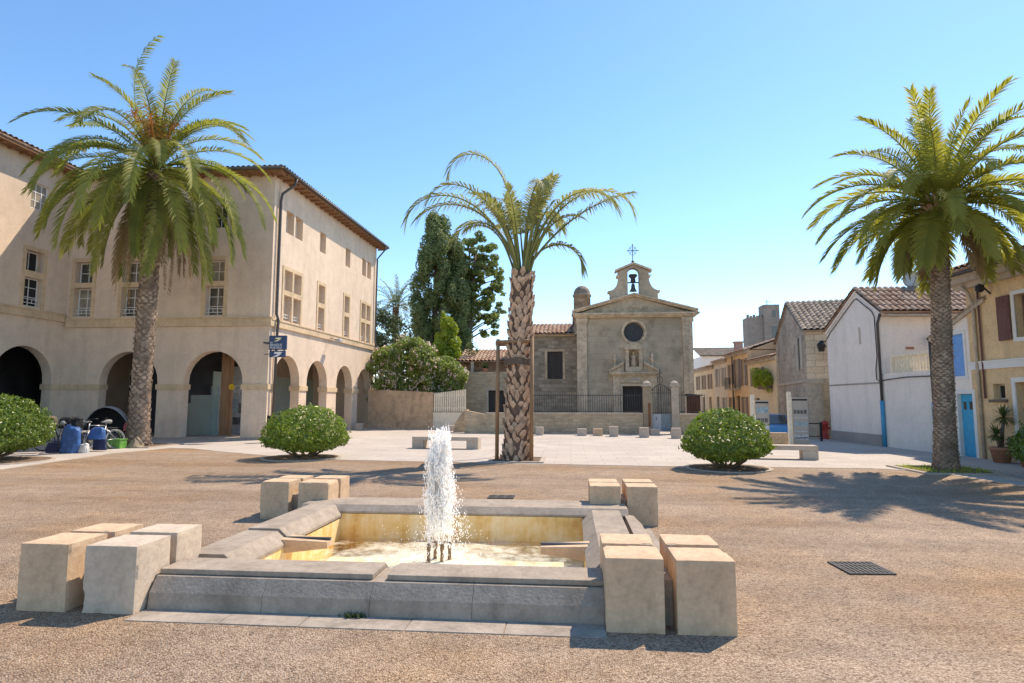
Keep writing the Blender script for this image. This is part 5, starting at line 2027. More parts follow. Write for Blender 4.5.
for i in range(4):
    p = c + Vector((-0.2 + 0.13 * i, 0.03 * i, 0.78))
    m.bar(p + Vector((0, -0.1, -0.1)), p + Vector((0, 0.1, 0.1)), 0.008)
m.build('aerial_rods', M['iron'], ta)

# ------------------------------------------------------------------ ochre house
oh = thing('ochre_house', 'ochre rendered house with red shutters and a white string course', 'house', (13, 17, 0))
Fy = Frame((12.0, 19.42), (0.082, -0.9966))
m = MB()
m.wall(Fy, rect(0.02, 10, -0.3, 5.25), [rect(1.80, 2.75, 3.40, 4.58), rect(0.82, 1.24, 1.72, 2.16), rect(1.62, 2.55, -0.1, 2.18), rect(4.8, 5.75, 3.40, 4.58), rect(4.6, 5.6, 0.9, 2.2)], 0.4)
m.build('wall', M['yellow'], oh)
m = MB()
m.box(0.02, 0.42, 0.41, 8, -0.3, 5.25, Fy)
m.build('flank_wall', M['yellow'], oh)
m = MB()
m.box(0.02, 10, -0.05, -.001, 2.60, 2.80, Fy)
m.box(0.02, 10, -0.07, 0, 2.80, 2.84, Fy)
m.build('string_course', M['whitepaint'], oh)
m = MB()
m.wall(Fy, [(-0.45, 5.22), (10, 5.22), (10, 5.45), (-0.45, 5.45)], (), 0.35, -0.32)
m.box(-0.25, 10, -0.18, 0.0, 5.05, 5.22, Fy)
m.build('cornice', M['coping'], oh)
m = MB()
m.box(-0.55, 10, -0.50, 0.4, 5.452, 5.53, Fy)
m.build('eaves', M['pipe'], oh)
m = MB()
roof_sheet(m, Fy.p(-0.6, -0.55, 5.60), Fy.p(10, -0.55, 5.60), Fy.p(-0.6, 4.5, 7.2), Fy.p(10, 4.5, 7.2), 0.24, 0.06)
m.build('roof', M['roof'], oh)
for u0, u1 in ((1.80, 2.75), (4.8, 5.75)):
    window(oh, Fy, u0, u1, 3.40, 4.58, 0.2, bars=(1, 2), mat='shutterbrown')
    m = MB()
    m.ring(Fy, u0, u1, 3.40, 4.58, 0.11, -0.025, 0.03)
    m.build('window_surround', M['whitepaint'], oh)
    for a, b in ((u0 - 0.56, u0 - 0.13), (u1 + 0.13, u1 + 0.56)):
        m = MB()
        m.box(a, b, -0.07, -0.03, 3.36, 4.60, Fy)
        m.box(a + 0.02, b - 0.02, -0.085, -0.07, 3.55, 3.62, Fy)
        m.box(a + 0.02, b - 0.02, -0.085, -0.07, 4.32, 4.39, Fy)
        m.build('shutter', M['shutterred'], oh)
window(oh, Fy, 0.82, 1.24, 1.72, 2.16, 0.15, bars=(0, 0), mat='shuttergrey')
m = MB()
m.box(0.74, 1.32, -0.10, 0.0, 1.64, 1.72, Fy)
m.build('sill', M['bark'], oh)
window(oh, Fy, 4.6, 5.6, 0.9, 2.2, 0.15)
m = MB()
m.box(1.50, 1.615, -0.03, 0.03, 0, 2.32, Fy)
m.box(2.555, 2.67, -0.03, 0.03, 0, 2.32, Fy)
m.box(1.615, 2.555, -0.03, 0.03, 2.19, 2.32, Fy)
m.build('door_frame', M['whitepaint'], oh)
m = MB()
m.box(1.62, 2.55, 0.25, 0.3, 0, 2.18, Fy)
m.build('door', M['interior'], oh)
m = MB()
m.box(1.75, 2.0, 0.20, 0.25, 1.15, 1.5, Fy)
m.build('letter_box', M['wood'], oh)
m = MB()
m.tube([Fy.p(0.22, -0.3, 5.15), Fy.p(0.30, -0.12, 4.9), Fy.p(0.36, -0.06, 4.5), Fy.p(0.36, -0.06, 0.0)], 0.045, 8)
m.build('downpipe', M['coping'], oh, True)
m = MB()
m.tube([Fy.p(0.56, -0.05, 5.0), Fy.p(0.56, -0.05, 1.75)], 0.03, 6)
m.build('downpipe', M['shutterred'], oh, True)
ol = thing('eaves_lamp', 'black lamp bracket under the eaves of the ochre house', 'wall lamp', Fy.p(1.05, -0.2, 4.9))
m = MB()
m.bar(Fy.p(1.0, 0, 4.75), Fy.p(1.0, -0.25, 5.0), 0.025)
m.build('bracket', M['dark'], ol)
m = MB()
c = Fy.p(1.0, -0.3, 0)
m.lathe([(0.0, 5.06), (0.11, 4.99), (0.12, 4.86), (0.06, 4.80), (0, 4.80)], (c[0], c[1], 0), 8)
m.build('lamp_head', M['dark'], ol)

# ------------------------------------------------------------------ benches, cubes, boards
def bench(name, label, c, L, rz, h=0.40):
    b = proto(name, label, 'bench', 'stone benches on the square')
    m = MB()
    m.box(-L / 2, L / 2, -0.24, 0.24, h - 0.13, h)
    m.build('seat', M['benchstone'], b, bevel=0.012)
    for s in (-1, 1):
        m = MB()
        x0, x1 = sorted((s * L / 2, s * (L / 2 - 0.42)))
        m.box(x0, x1, -0.23, 0.23, 0, h - 0.131)
        m.build('leg', M['benchstone'], b, bevel=0.01)
    b.location = c
    b.rotation_euler = (0, 0, rz)
bench('stone_bench', 'stone slab bench behind the water jet', (-4.42, 21.5, 0), 2.42, R(-5), 0.42)
bench('stone_bench', 'stone slab bench by the round shrub and information boards', (5.95, 18.6, 0), 2.25, R(-8), 0.40)
cubes = [(0.55, 30.3, .46, .34, 0, 'low stone cube first from the palm in the row by the churchyard wall'), (1.33, 30.35, .46, .34, 1, 'low stone cube with a bright side, second from the palm'), (2.06, 29.7, .40, .48, 0, 'taller stone cube third from the palm by the churchyard wall'),
         (3.42, 29.05, .42, .46, 0, 'stone cube in front of the rust streaked gate pillar'), (4.22, 31.2, .42, .30, 0, 'low stone cube right before the pale gate leaf'), (4.78, 28.4, .40, .47, 0, 'stone cube beside the round shrub, before the blue grey gate leaf'),
         (-5.96, 34.6, .6, .34, 0, 'low stone cube before the cream picket fence'), (-12.5, 35.2, .38, .40, 0, 'stone cube by the parked dark car'), (-1.55, 30.6, .36, .4, 0, 'stone cube just visible beside the staked palm trunk'), (-6.9, 34.75, .5, .3, 0, 'flat grey stone block by the plastered fence base')]
for x, y, w, h, k, lab in cubes:
    m = MB()
    m.box(x - w / 2, x + w / 2, y - 0.2, y + 0.2, -0.02, h)
    tag(m.build('stone_cube', M['block' if k else 'benchstone'], bevel=0.015), lab, 'stone block', 'stone cubes along the edge of the square')
def board(name, label, x0, xb0, xb1, y, h, rows):
    b = thing(name, label, 'information board', ((x0 + xb1) / 2, y, 0), 'information boards')
    m = MB()
    m.box(x0, x0 + 0.12, y - 0.08, y + 0.10, 0, h)
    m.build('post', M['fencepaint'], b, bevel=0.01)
    m = MB()
    m.box(xb0, xb1, y - 0.02, y + 0.03, 0.04, h - 0.2)
    p = m.build('panel', M['boardgrey'], b)
    m = MB()
    m.box(xb0 + 0.01, xb1 - 0.01, y - 0.026, y - 0.02, h - 0.32, h - 0.26)
    m.build('title_band', M['dark'], p)
    for z0, z1, mt, n in rows:
        if n == 0:
            m = MB()
            m.box(xb0 + 0.03, xb1 - 0.03, y - 0.024, y - 0.02, z0, z1)
            m.build('picture', M[mt], p)
        else:
            w = (xb1 - xb0 - 0.06) / n
            for i in range(n):
                m = MB()
                a = xb0 + 0.03 + i * w
                m.box(a + 0.01, a + w - 0.01, y - 0.024, y - 0.02, z0, z1)
                m.build('picture', M[mt], p)
board('information_board', 'grey information board with rows of pictures nearer the railing', 7.98, 8.13, 8.68, 23.3, 2.02, [(1.22, 1.36, 'photo1', 4), (1.05, 1.10, 'photo2', 0), (0.78, 0.92, 'photo3', 3), (0.55, 0.6, 'photo2', 0), (0.28, 0.46, 'photo2', 0), (0.32, 0.36, 'photo1', 5)])
board('information_board', 'grey information board half hidden by the round shrub', 6.66, 6.82, 7.30, 23.3, 1.92, [(1.25, 1.45, 'photo3', 0), (0.9, 1.05, 'photo1', 3), (0.6, 0.8, 'photo2', 0), (0.4, 0.5, 'photo3', 2)])

# ------------------------------------------------------------------ cars
def car(name, label, c, rz, paint):
    r = proto(name, label, 'car', None)
    W = 0.84
    prof = [(-2.0, 0.35), (-2.02, 0.62), (-1.92, 0.90), (-1.20, 0.98), (1.62, 0.98), (1.98, 0.90), (2.02, 0.62), (2.0, 0.35), (1.75, 0.24), (-1.75, 0.24)]
    m = MB()
    n = len(prof)
    for y, s in ((-W, 0.95), (-W * 0.93, 1.0), (W * 0.93, 1.0), (W, 0.95)):
        for x, z in prof:
            m.v.append((x * (1 if abs(y) < W else 0.985), y, 0.24 + (z - 0.24) * s))
    for k in range(3):
        for i in range(n):
            j = (i + 1) % n
            m.f.append((k * n + i, k * n + j, (k + 1) * n + j, (k + 1) * n + i))
    m.f.append(tuple(range(n - 1, -1, -1)))
    m.f.append(tuple(range(3 * n, 4 * n)))
    cab = [(-1.25, 0.97), (-0.55, 1.42), (0.95, 1.45), (1.72, 0.97)]
    b0 = len(m.v)
    for y0, y1 in ((-W * 0.92, -W * 0.70), (W * 0.92, W * 0.70)):
        for i, (x, z) in enumerate(cab):
            m.v.append((x, y0 if z < 1 else y1, z))
    m.f += [(b0 + 0, b0 + 1, b0 + 2, b0 + 3), (b0 + 4, b0 + 7, b0 + 6, b0 + 5), (b0 + 1, b0 + 5, b0 + 6, b0 + 2), (b0, b0 + 4, b0 + 5, b0 + 1), (b0 + 3, b0 + 2, b0 + 6, b0 + 7)]
    m.build('body', M[paint], r, bevel=0.05)
    def lerp(a, b, t):
        return tuple(p + (q - p) * t for p, q in zip(a, b))
    def pane(a, b, c_, d, nm, off):
        m = MB()
        ctr = Vector([sum(v) / 4 for v in zip(a, b, c_, d)])
        q = [Vector(v).lerp(ctr, 0.10) + Vector(off) for v in (a, b, c_, d)]
        m.add(q + [v - Vector(off) * 0.5 for v in q], [(0, 1, 2, 3), (7, 6, 5, 4), (0, 4, 5, 1), (1, 5, 6, 2), (2, 6, 7, 3), (3, 7, 4, 0)])
        m.build(nm, M['glass'], r)
    A = lambda i, s: ((cab[i][0], s * W * (0.92 if cab[i][1] < 1 else 0.70), cab[i][1]))
    pane(A(0, -1), A(0, 1), A(1, 1), A(1, -1), 'windscreen', (-0.02, 0, 0.02))
    pane(A(3, 1), A(3, -1), A(2, -1), A(2, 1), 'rear_window', (0.02, 0, 0.02))
    for s in (-1, 1):
        pane(A(0, s), A(1, s), A(2, s), A(3, s), 'side_window', (0, s * 0.02, 0.005))
    for x in (-1.28, 1.28):
        for s in (-1, 1):
            m = MB()
            m.lathe([(0.0, -0.1), (0.2, -0.1), (0.31, -0.09), (0.32, 0.0), (0.31, 0.09), (0.2, 0.1), (0, 0.1)], (0, 0, 0), 18)
            m.v = [(x + a, s * 0.80 + c2, 0.32 + b_) for a, b_, c2 in m.v]
            w = m.build('wheel', M['rubber'], r, True)
            m = MB()
            m.lathe([(0.0, 0.0), (0.19, 0.0), (0.19, 0.02), (0.0, 0.03)], (0, 0, 0), 14)
            m.v = [(x + a, s * (0.905 + 0 * c2) + s * c2 * 0.5, 0.32 + b_) for a, b_, c2 in m.v]
            m.build('hubcap', M['alu'], w)
    for s in (-1, 1):
        m = MB()
        y0, y1 = sorted((s * 0.52, s * 0.80))
        m.box(-2.05, -1.94, y0, y1, 0.62, 0.78)
        m.build('headlight', M['headlight'], r, bevel=0.02)
        m = MB()
        y0, y1 = sorted((s * 0.60, s * 0.81))
        m.box(1.93, 2.045, y0, y1, 0.62, 0.90)
        m.build('tail_light', M['taillight'], r, bevel=0.02)
    for x in (-2.06, 2.06):
        m = MB()
        x0, x1 = sorted((x, x * 0.985))
        m.box(x0, x1, -0.26, 0.26, 0.44, 0.55)
        m.build('number_plate', M['whitepaint'], r)
    r.location = c
    r.rotation_euler = (0, 0, rz)
car('parked_car', 'light blue car parked behind the low stone wall', (10.0, 31.6, -0.40), R(80), 'carblue')
car('parked_car', 'dark car parked in the shade past the arcaded building', (-13.0, 41.2, 0), R(-92), 'cardark')

# ------------------------------------------------------------------ palms
def frond_mesh(name, L, e0, e1, pw, r_, mt, n=44, ll=0.42, bare=0.10, wid=0.032, sag=0.35, lat=0.0, rr=0.022):
    seg = 18
    ctr, tan = [], []
    p = Vector((0.08, 0, 0))
    for i in range(seg + 1):
        s = i / seg
        e = R(e0 + (e1 - e0) * s ** pw)
        t = Vector((math.cos(e), lat * s, math.sin(e))).normalized()
        ctr.append(p.copy())
        tan.append(t)
        p = p + t * (L / seg)
    m = MB()
    m.tube(ctr, [rr * (1.25 - 1.12 * i / seg) for i in range(seg + 1)], 5, False)
    def at(s):
        x = s * seg
        i = min(seg - 1, int(x))
        return ctr[i].lerp(ctr[i + 1], x - i), tan[i].lerp(tan[i + 1], x - i).normalized()
    for k in range(n):
        s = bare + (1 - bare) * (k + r_.uniform(0, .7)) / n
        s = min(s, 0.999)
        c, t = at(s)
        side = Vector((-lat, 1, 0)).normalized()
        side = (side - t * side.dot(t)).normalized()
        up = t.cross(side)
        q = (s - bare) / (1 - bare)
        l = ll * (0.45 + 0.75 * math.sin(math.pi * min(1, 0.12 + q * 0.78)) ** 0.8) * r_.uniform(0.85, 1.1)
        a = R(72 - 40 * q + r_.uniform(-6, 6))
        for sg_ in (-1, 1):
            v = R(28 + r_.uniform(-14, 14))
            d = (t * math.cos(a) + (side * sg_ * math.cos(v) + up * math.sin(v)) * math.sin(a)).normalized()
            w_ = (t - d * t.dot(d)).normalized() * wid * 0.5
            g_ = Vector((0, 0, -1)) * sag * l
            b0 = c
            m1 = c + d * l * 0.45 + g_ * 0.12
            tip = c + d * l * 0.95 + g_ * 0.75
            m.add([b0 - w_ * 0.6, b0 + w_ * 0.6, m1 + w_, m1 - w_, tip], [(0, 1, 2, 3), (3, 2, 4)])
    me = bpy.data.meshes.new(name)
    me.from_pydata(m.v, [], m.f)
    me.materials.append(mt)
    me.update()
    return me

def add_frond(root, me, c, az, tilt=0.0, sc=1.0, name='frond'):
    o = bpy.data.objects.new(name, me)
    COL.objects.link(o)
    o.parent = root
    o.location = Vector(c) - Vector(root.location)
    o.rotation_euler = (tilt, 0, az)
    o.scale = (sc, sc, sc)

def trunk(root, base, top, r0, r1, mt, mtg, w, h, pr, dz, r_, flare=0.1, start=0.0):
    base, top = Vector(base), Vector(top)
    H_ = (top - base).length
    m = MB()
    n = 26
    def rad(s):
        return r0 + (r1 - r0) * s + flare * math.exp(-s * H_ * 2.2)
    pts = [base.lerp(top, i / n) for i in range(n + 1)]
    m.tube(pts, [rad(i / n) * (1 + 0.04 * noise.noise(Vector((i * 0.9, r0 * 7, 0)))) for i in range(n + 1)], 18)
    tr_ = m.build('trunk', M[mtg], root, True)
    m = MB()
    rows = int(H_ / dz)
    ax = (top - base).normalized()
    for j in range(rows):
        s = (j + 0.5) / rows
        if s < start:
            continue
        R_ = rad(s)
        k = max(5, int(2 * math.pi * R_ / w))
        for i in range(k):
            a = 2 * math.pi * (i + 0.5 * (j % 2) + r_.uniform(-.12, .12)) / k
            c = base.lerp(top, s) + ax * h * r_.uniform(-.25, .25)
            o = Vector((math.cos(a), math.sin(a), 0))
            sdv_ = Vector((-math.sin(a), math.cos(a), 0))
            if r_.random() < .05:
                continue
            hh, ww_, pp = h * r_.uniform(.6, 1.5), w * 0.5 * r_.uniform(.6, 1.05), pr * r_.uniform(.2, 1.8)
            pbot = c + o * (R_ - 0.01) - ax * hh * 0.55
            pl, prr = c + o * (R_ + pp * 0.35) - sdv_ * ww_, c + o * (R_ + pp * 0.35) + sdv_ * ww_
            pt1, pt2 = c + o * (R_ + pp) + ax * hh * 0.45 - sdv_ * ww_ * 0.45, c + o * (R_ + pp) + ax * hh * 0.45 + sdv_ * ww_ * 0.45
            pc = c + o * (R_ + pp * 0.85)
            pin = c + o * (R_ - 0.02) + ax * hh * 0.30
            m.add([pbot, pl, prr, pt1, pt2, pc, pin], [(0, 2, 5), (0, 5, 1), (1, 5, 3), (5, 2, 4), (5, 4, 3), (3, 4, 6), (1, 3, 6), (4, 2, 6)])
    m.build('leaf_bases', M[mt], tr_)
    return tr_

pr_ = random.Random(11)
def tier(root, c, cnt, specs, L, mt, az0=0.0, jit=0.25, nm='frond', limit=None, spread=0.15, **kw):
    mes = [frond_mesh(nm, L * pr_.uniform(.95, 1.05), e0, e1, pw, pr_, mt, **kw) for e0, e1, pw in specs]
    for i in range(cnt):
        az = az0 + 2 * math.pi * i / cnt + pr_.uniform(-jit, jit)
        sc = pr_.uniform(.86, 1.08)
        if limit:
            sc *= limit(az)
        cc = (c[0] + spread * math.cos(az), c[1] + spread * math.sin(az), c[2] + pr_.uniform(-.12, .12))
        add_frond(root, mes[i % len(mes)], cc, az, pr_.uniform(-.18, .18), sc, nm)

# big palm by the arcaded building
pL = thing('palm_tree', 'tall leaning date palm with long drooping fronds by the arcaded building', 'palm tree', (-16.25, 21.55, 0), 'palm trees on the square')
trunk(pL, (-16.25, 21.55, -0.05), (-16.18, 21.6, 10.6), 0.345, 0.29, 'palmbark', 'palmgap2', 0.21, 0.15, 0.032, 0.115, pr_, 0.14)
cL = (-16.18, 21.6, 10.8)
lim = lambda az: 0.72 if math.sin(az) > 0.45 else 1.0
lim2 = lambda az: lim(az) * (0.94 if math.cos(az) < -.3 else 1.0)
kl = dict(ll=.47, wid=.042, n=92, rr=.028)
add_frond(pL, frond_mesh('frond', 6.2, 66, 158, 2.6, pr_, M['frond_l'], ll=.42, wid=.05, n=64), cL, R(176), 0, 1.0)
add_frond(pL, frond_mesh('frond', 5.0, 56, -8, 1.1, pr_, M['frond_l'], ll=.42, wid=.05, n=60), cL, R(175), 0.05)
add_frond(pL, frond_mesh('frond', 4.3, 66, -45, 1.5, pr_, M['frond_l'], ll=.42, wid=.05, n=60), cL, R(200), -.05)
add_frond(pL, frond_mesh('frond', 5.4, 38, -55, 1.2, pr_, M['frond_l'], **kl), cL, R(182), -.05)
fm = [frond_mesh('frond', 5.0, 76, -30, 1.3, pr_, M['frond_l'], **kl), frond_mesh('frond', 4.9, 64, -45, 1.2, pr_, M['frond_l'], **kl), frond_mesh('frond', 4.4, 80, 0, 1.5, pr_, M['frond_l'], **kl)]
for i, az in enumerate((-25, -8, 8, 22, 35, -45, -70, 2, -120)):
    add_frond(pL, fm[i % 3], cL, R(az), 0, pr_.uniform(.85, 1.05))
tier(pL, cL, 12, [(40, -62, 1.2), (28, -70, 1.1), (46, -55, 1.2)], 5.1, M['frond_l'], .2, .25, limit=lim2, **kl)
tier(pL, cL, 18, [(12, -78, 1.0), (20, -74, 1.1), (6, -82, 0.9)], 5.4, M['frond_l'], .1, .2, limit=lim2, **kl)
tier(pL, (cL[0], cL[1], cL[2] - .25), 20, [(0, -86, .9), (-8, -88, .8), (6, -86, .8)], 5.0, M['frond_l'], .3, .2, limit=lim, **kl)
tier(pL, (cL[0], cL[1], cL[2] - .5), 16, [(-25, -89, .55), (-35, -90, .6)], 4.5, M['frond_l'], .0, .25, limit=lim, **kl)
tier(pL, (cL[0], cL[1], cL[2] - .6), 9, [(-45, -90, .5), (-55, -90, .6)], 3.9, M['frond_dead'], .0, .3, ll=.30, wid=.040, n=54, sag=.7)
tier(pL, (cL[0], cL[1], cL[2] - .8), 7, [(-62, -90, .5)], 4.4, M['frond_dead'], .4, .4, ll=.16, wid=.035, n=40, sag=.8, spread=.3)
for i in range(14):
    az = R(-90 + pr_.uniform(-100, 100))
    m = MB()
    e = R(pr_.uniform(50, 82))
    l = pr_.uniform(1.5, 2.7)
    d = Vector((math.cos(az) * math.cos(e), math.sin(az) * math.cos(e), math.sin(e)))
    p1 = Vector(cL) + d * l
    m.bar(cL, p1, 0.025, 5)
    for k in range(34):
        q = Vector(cL) + d * l * pr_.uniform(.55, 1.0)
        b = Vector((pr_.gauss(0, .25), pr_.gauss(0, .25), pr_.uniform(-.5, .35)))
        m.bar(q, q + b, 0.014, 3)
    m.build('fruit_stalk', M['fruit'], pL)

# palm by the white house
pR = thing('palm_tree', 'full round crowned date palm before the white house', 'palm tree', (8.98, 15.7, 0), 'palm trees on the square')
trunk(pR, (8.98, 15.7, -0.05), (9.25, 15.75, 6.6), 0.235, 0.185, 'palmbark', 'palmgap2', 0.12, 0.062, 0.018, 0.055, pr_, 0.06)
cR = (9.27, 15.75, 6.65)
kr = dict(ll=.39, wid=.034, n=82, rr=.024)
tier(pR, cR, 9, [(86, 40, 1.4), (80, 20, 1.3), (88, 55, 1.5)], 2.75, M['frond_r'], .1, .3, spread=.1, **kr)
tier(pR, cR, 13, [(64, -18, 1.3), (56, -30, 1.2)], 3.1, M['frond_r'], .3, .2, **kr)
tier(pR, cR, 17, [(40, -52, 1.1), (30, -58, 1.0)], 2.95, M['frond_r'], .1, .2, **kr)
tier(pR, (cR[0], cR[1], cR[2] - .1), 19, [(14, -62, .95), (6, -68, .9)], 2.8, M['frond_r'], .2, .2, **kr)
tier(pR, (cR[0], cR[1], cR[2] - .2), 16, [(-12, -80, .8), (-20, -84, .7)], 2.1, M['frond_r'], .0, .2, **kr)
tier(pR, (cR[0], cR[1], cR[2] - .3), 8, [(-40, -89, .6)], 1.6, M['frond_dead'], .0, .3, ll=.30, wid=.036, n=44, sag=.6)
m = MB()
for i in range(60):
    a = pr_.uniform(0, 6.28)
    z = pr_.uniform(-.55, .1)
    o = Vector((math.cos(a), math.sin(a), 0))
    c = Vector((cR[0], cR[1], cR[2] + z))
    m.tube([c + o * .2, c + o * .42 + Vector((0, 0, .22))], [.06, .02], 4)
m.build('cut_stubs', M['palmbark2'], pR)

# young palm held by a frame
pC = thing('palm_tree', 'sparse young palm with diamond patterned trunk inside a wooden frame', 'palm tree', (-1.52, 17.45, 0), 'palm trees on the square')
trunk(pC, (-1.55, 17.45, -0.02), (-1.38, 17.45, 5.45), 0.365, 0.30, 'palmbark2', 'palmgap', 0.20, 0.27, 0.065, 0.155, pr_, 0.04)
cC = (-1.38, 17.45, 5.45)
kw = dict(bare=.40, ll=.46, wid=.042, n=44, rr=.036, sag=.8)
for L_, e0, e1, pw, az, tl_ in ((4.3, 68, -55, 1.8, 180, 0), (5.4, 84, -110, 3.6, 172, 0), (5.0, 66, -92, 2.2, 188, .1), (4.7, 66, -85, 2.3, -3, 0), (4.2, 56, 8, 1.3, 6, 0), (4.5, 70, -80, 2.6, 14, 0), (2.4, 62, -98, 1.4, -12, 0), (4.4, 72, -85, 2.6, 204, .1), (3.9, 68, -60, 2.2, -24, 0), (3.4, 68, -80, 2.2, 158, 0), (3.6, 74, -70, 2.6, 60, 0), (3.6, 74, -75, 2.6, -70, 0)):
    add_frond(pC, frond_mesh('frond', L_, e0, e1, pw, pr_, M['frond_c'], **kw), cC, R(az), tl_)
kw2 = dict(bare=.50, ll=.38, wid=.042, n=36, rr=.036, sag=.5)
tier(pC, cC, 14, [(87, 66, 2.0), (81, 45, 2.0), (84, 25, 2.4)], 2.75, M['frond_c'], .1, .3, spread=.12, **kw2)
tier(pC, cC, 8, [(76, -15, 2.4), (72, -40, 2.4)], 2.9, M['frond_c'], .5, .3, spread=.15, **kw2)
sf_ = thing('palm_support_frame', 'wooden post frame standing round the young palm trunk', 'tree guard', (-1.5, 17.45, 0))
posts = [(-2.10, 17.30), (-1.10, 17.05), (-1.155, 17.95), (-2.205, 18.15)]
for x, y in posts:
    m = MB()
    m.tube([(x, y, -0.02), (x + 0.03, y, 3.46)], 0.055, 10)
    m.build('post', M['stake'], sf_, True)
for (x0, y0), (x1, y1) in zip(posts, posts[1:] + posts[:1]):
    m = MB()
    m.tube([(x0, y0, 3.38), (x1, y1, 3.38)], 0.05, 8)
    m.build('crossbar', M['stake'], sf_, True)
m = MB()
for k in range(5):
    a0 = k * 0.04
    pts = [(-1.48 + 0.42 * math.cos(t_), 17.45 + 0.42 * math.sin(t_), 2.72 + a0 + 0.02 * math.sin(t_ * 3)) for t_ in [2 * math.pi * i / 24 for i in range(25)]]
    m.tube(pts, 0.022, 5)
m.build('rope_tie', M['bark'], sf_)
# tree pits and beds
def bed(name, label, c, r, sq=False):
    b = thing(name, label, 'planting bed', (c[0], c[1], 0.0), 'planting beds')
    m = MB()
    if sq:
        m.box(c[0] - r, c[0] + r, c[1] - r, c[1] + r, 0, 0.022)
    else:
        m.lathe([(0, 0.03), (r * 0.5, 0.04), (r, 0.022), (r, 0)], (c[0], c[1], 0), 36)
    m.build('soil', M['soil'], b)
    m = MB()
    if sq:
        for x0, x1, y0, y1 in ((-r - .12, r + .12, -r - .12, -r), (-r - .12, r + .12, r, r + .12), (-r - .12, -r, -r, r), (r, r + .12, -r, r)):
            m.box(c[0] + x0, c[0] + x1, c[1] + y0, c[1] + y1, 0, 0.035)
    else:
        m.lathe([(r, 0), (r, 0.026), (r + .10, 0.026), (r + .10, 0)], (c[0], c[1], 0), 36)
    m.build('kerb', M['kerb'], b)
bed('tree_pit', 'square kerbed soil pit under the staked young palm', (-1.52, 17.4), 0.66, True)
bed('tree_pit', 'square kerbed soil pit at the palm before the white house', (9.0, 15.75), 0.8, True)
bed('tree_pit', 'square kerbed soil pit at the palm by the bicycles', (-16.1, 21.6), 0.9, True)
bed('planting_bed', 'round soil bed under the shrub by the arcades', (-7.95, 17.5), 1.05)
bed('planting_bed', 'round soil bed under the shrub by the stone bench', (3.9, 15.75), 0.95)
bed('planting_bed', 'round soil bed under the shrub beside the bicycles', (-16.0, 15.6), 1.3)
bed('planting_bed', 'round soil bed under the shrub beside the flower pots', (10.7, 13.7), 1.0)
m = MB()
gr = random.Random(5)
for i in range(700):
    x, y = 9.0 + gr.uniform(-.8, .8), 15.75 + gr.uniform(-.8, .8)
    a = gr.uniform(0, 6.28)
    h = gr.uniform(.04, .11)
    dx, dy = math.cos(a) * .008, math.sin(a) * .008
    m.add([(x - dx, y - dy, .02), (x + dx, y + dy, .02), (x + gr.uniform(-.03, .03), y + gr.uniform(-.03, .03), .02 + h)], [(0, 1, 2)])
tag(m.build('grass', M['bright']), 'thin grass in the palm pit', 'grass', kind='stuff')

# ------------------------------------------------------------------ leaves: shrubs and trees
def leaf(mb, c, n_, l, w, r_):
    n_ = n_.normalized()
    t = n_.cross(Vector((r_.uniform(-1, 1), r_.uniform(-1, 1), r_.uniform(-1, 1))))
    if t.length < 1e-3:
        return
    t.normalize()
    s = n_.cross(t)
    c = Vector(c)
    mb.add([c - t * l * .5, c + s * w * .5 + n_ * w * .12, c + t * l * .5, c - s * w * .5 + n_ * w * .12], [(0, 1, 2), (0, 2, 3)])
def randv(r_):
    while True:
        v = Vector((r_.uniform(-1, 1), r_.uniform(-1, 1), r_.uniform(-1, 1)))
        if .05 < v.length < 1:
            return v.normalized()
def shrub_mesh(r_, n, rx, top, bot, l):
    m = MB()
    zc = bot + (top - bot) * .30
    sd_ = r_.uniform(0, 50)
    for i in range(n):
        v = randv(r_)
        lump = 1 + .13 * noise.noise(v * 2.6 + Vector((sd_, 0, 0))) + .08 * noise.noise(v * 7 + Vector((0, sd_, 0)))
        k = lump * (1 - .30 * r_.random() ** 2.2) * (1.07 if r_.random() < .05 else 1)
        rz = (top - zc) if v.z > 0 else (zc - bot)
        p = Vector((v.x * rx * k, v.y * rx * k, zc + v.z * rz * k))
        if noise.noise(p * 5 + Vector((sd_, sd_, 0))) < -.30:
            continue
        nn = (v + randv(r_) * .75)
        leaf(m, p, nn, l * r_.uniform(.6, 1.2), l * .5 * r_.uniform(.7, 1.2), r_)
    return m
def round_shrub(label, c, rx, top, n, seed):
    r_ = random.Random(seed)
    s = thing('round_shrub', label, 'shrub', (c[0], c[1], 0), 'clipped round shrubs')
    mb = shrub_mesh(r_, n, rx, top, 0.20, .105)
    mb.v = [(x + c[0], y + c[1], z) for x, y, z in mb.v]
    mb.build('foliage', M['shrub'], s)
    m = MB()
    for i in range(16):
        a = r_.uniform(0, 6.28)
        q = rx * r_.uniform(.35, .7)
        m.tube([(c[0] + .12 * math.cos(a), c[1] + .12 * math.sin(a), 0), (c[0] + q * .7 * math.cos(a), c[1] + q * .7 * math.sin(a), .20), (c[0] + q * 1.2 * math.cos(a + .3), c[1] + q * 1.2 * math.sin(a + .3), .6)], [.035, .026, .014], 5)
    m.build('stems', M['bark'], s)
round_shrub('clipped round green shrub beside the bicycles and camping gear', (-16.45, 15.6), 1.62, 1.90, 17000, 1)
round_shrub('clipped round green shrub before the arches of the beige building', (-7.85, 17.5), 1.22, 1.55, 11500, 2)
round_shrub('clipped round green shrub in front of the information boards', (3.86, 15.75), 1.06, 1.47, 11000, 3)
round_shrub('clipped round green shrub beside the terracotta flower pots', (10.72, 13.7), 1.36, 1.5, 14000, 4)
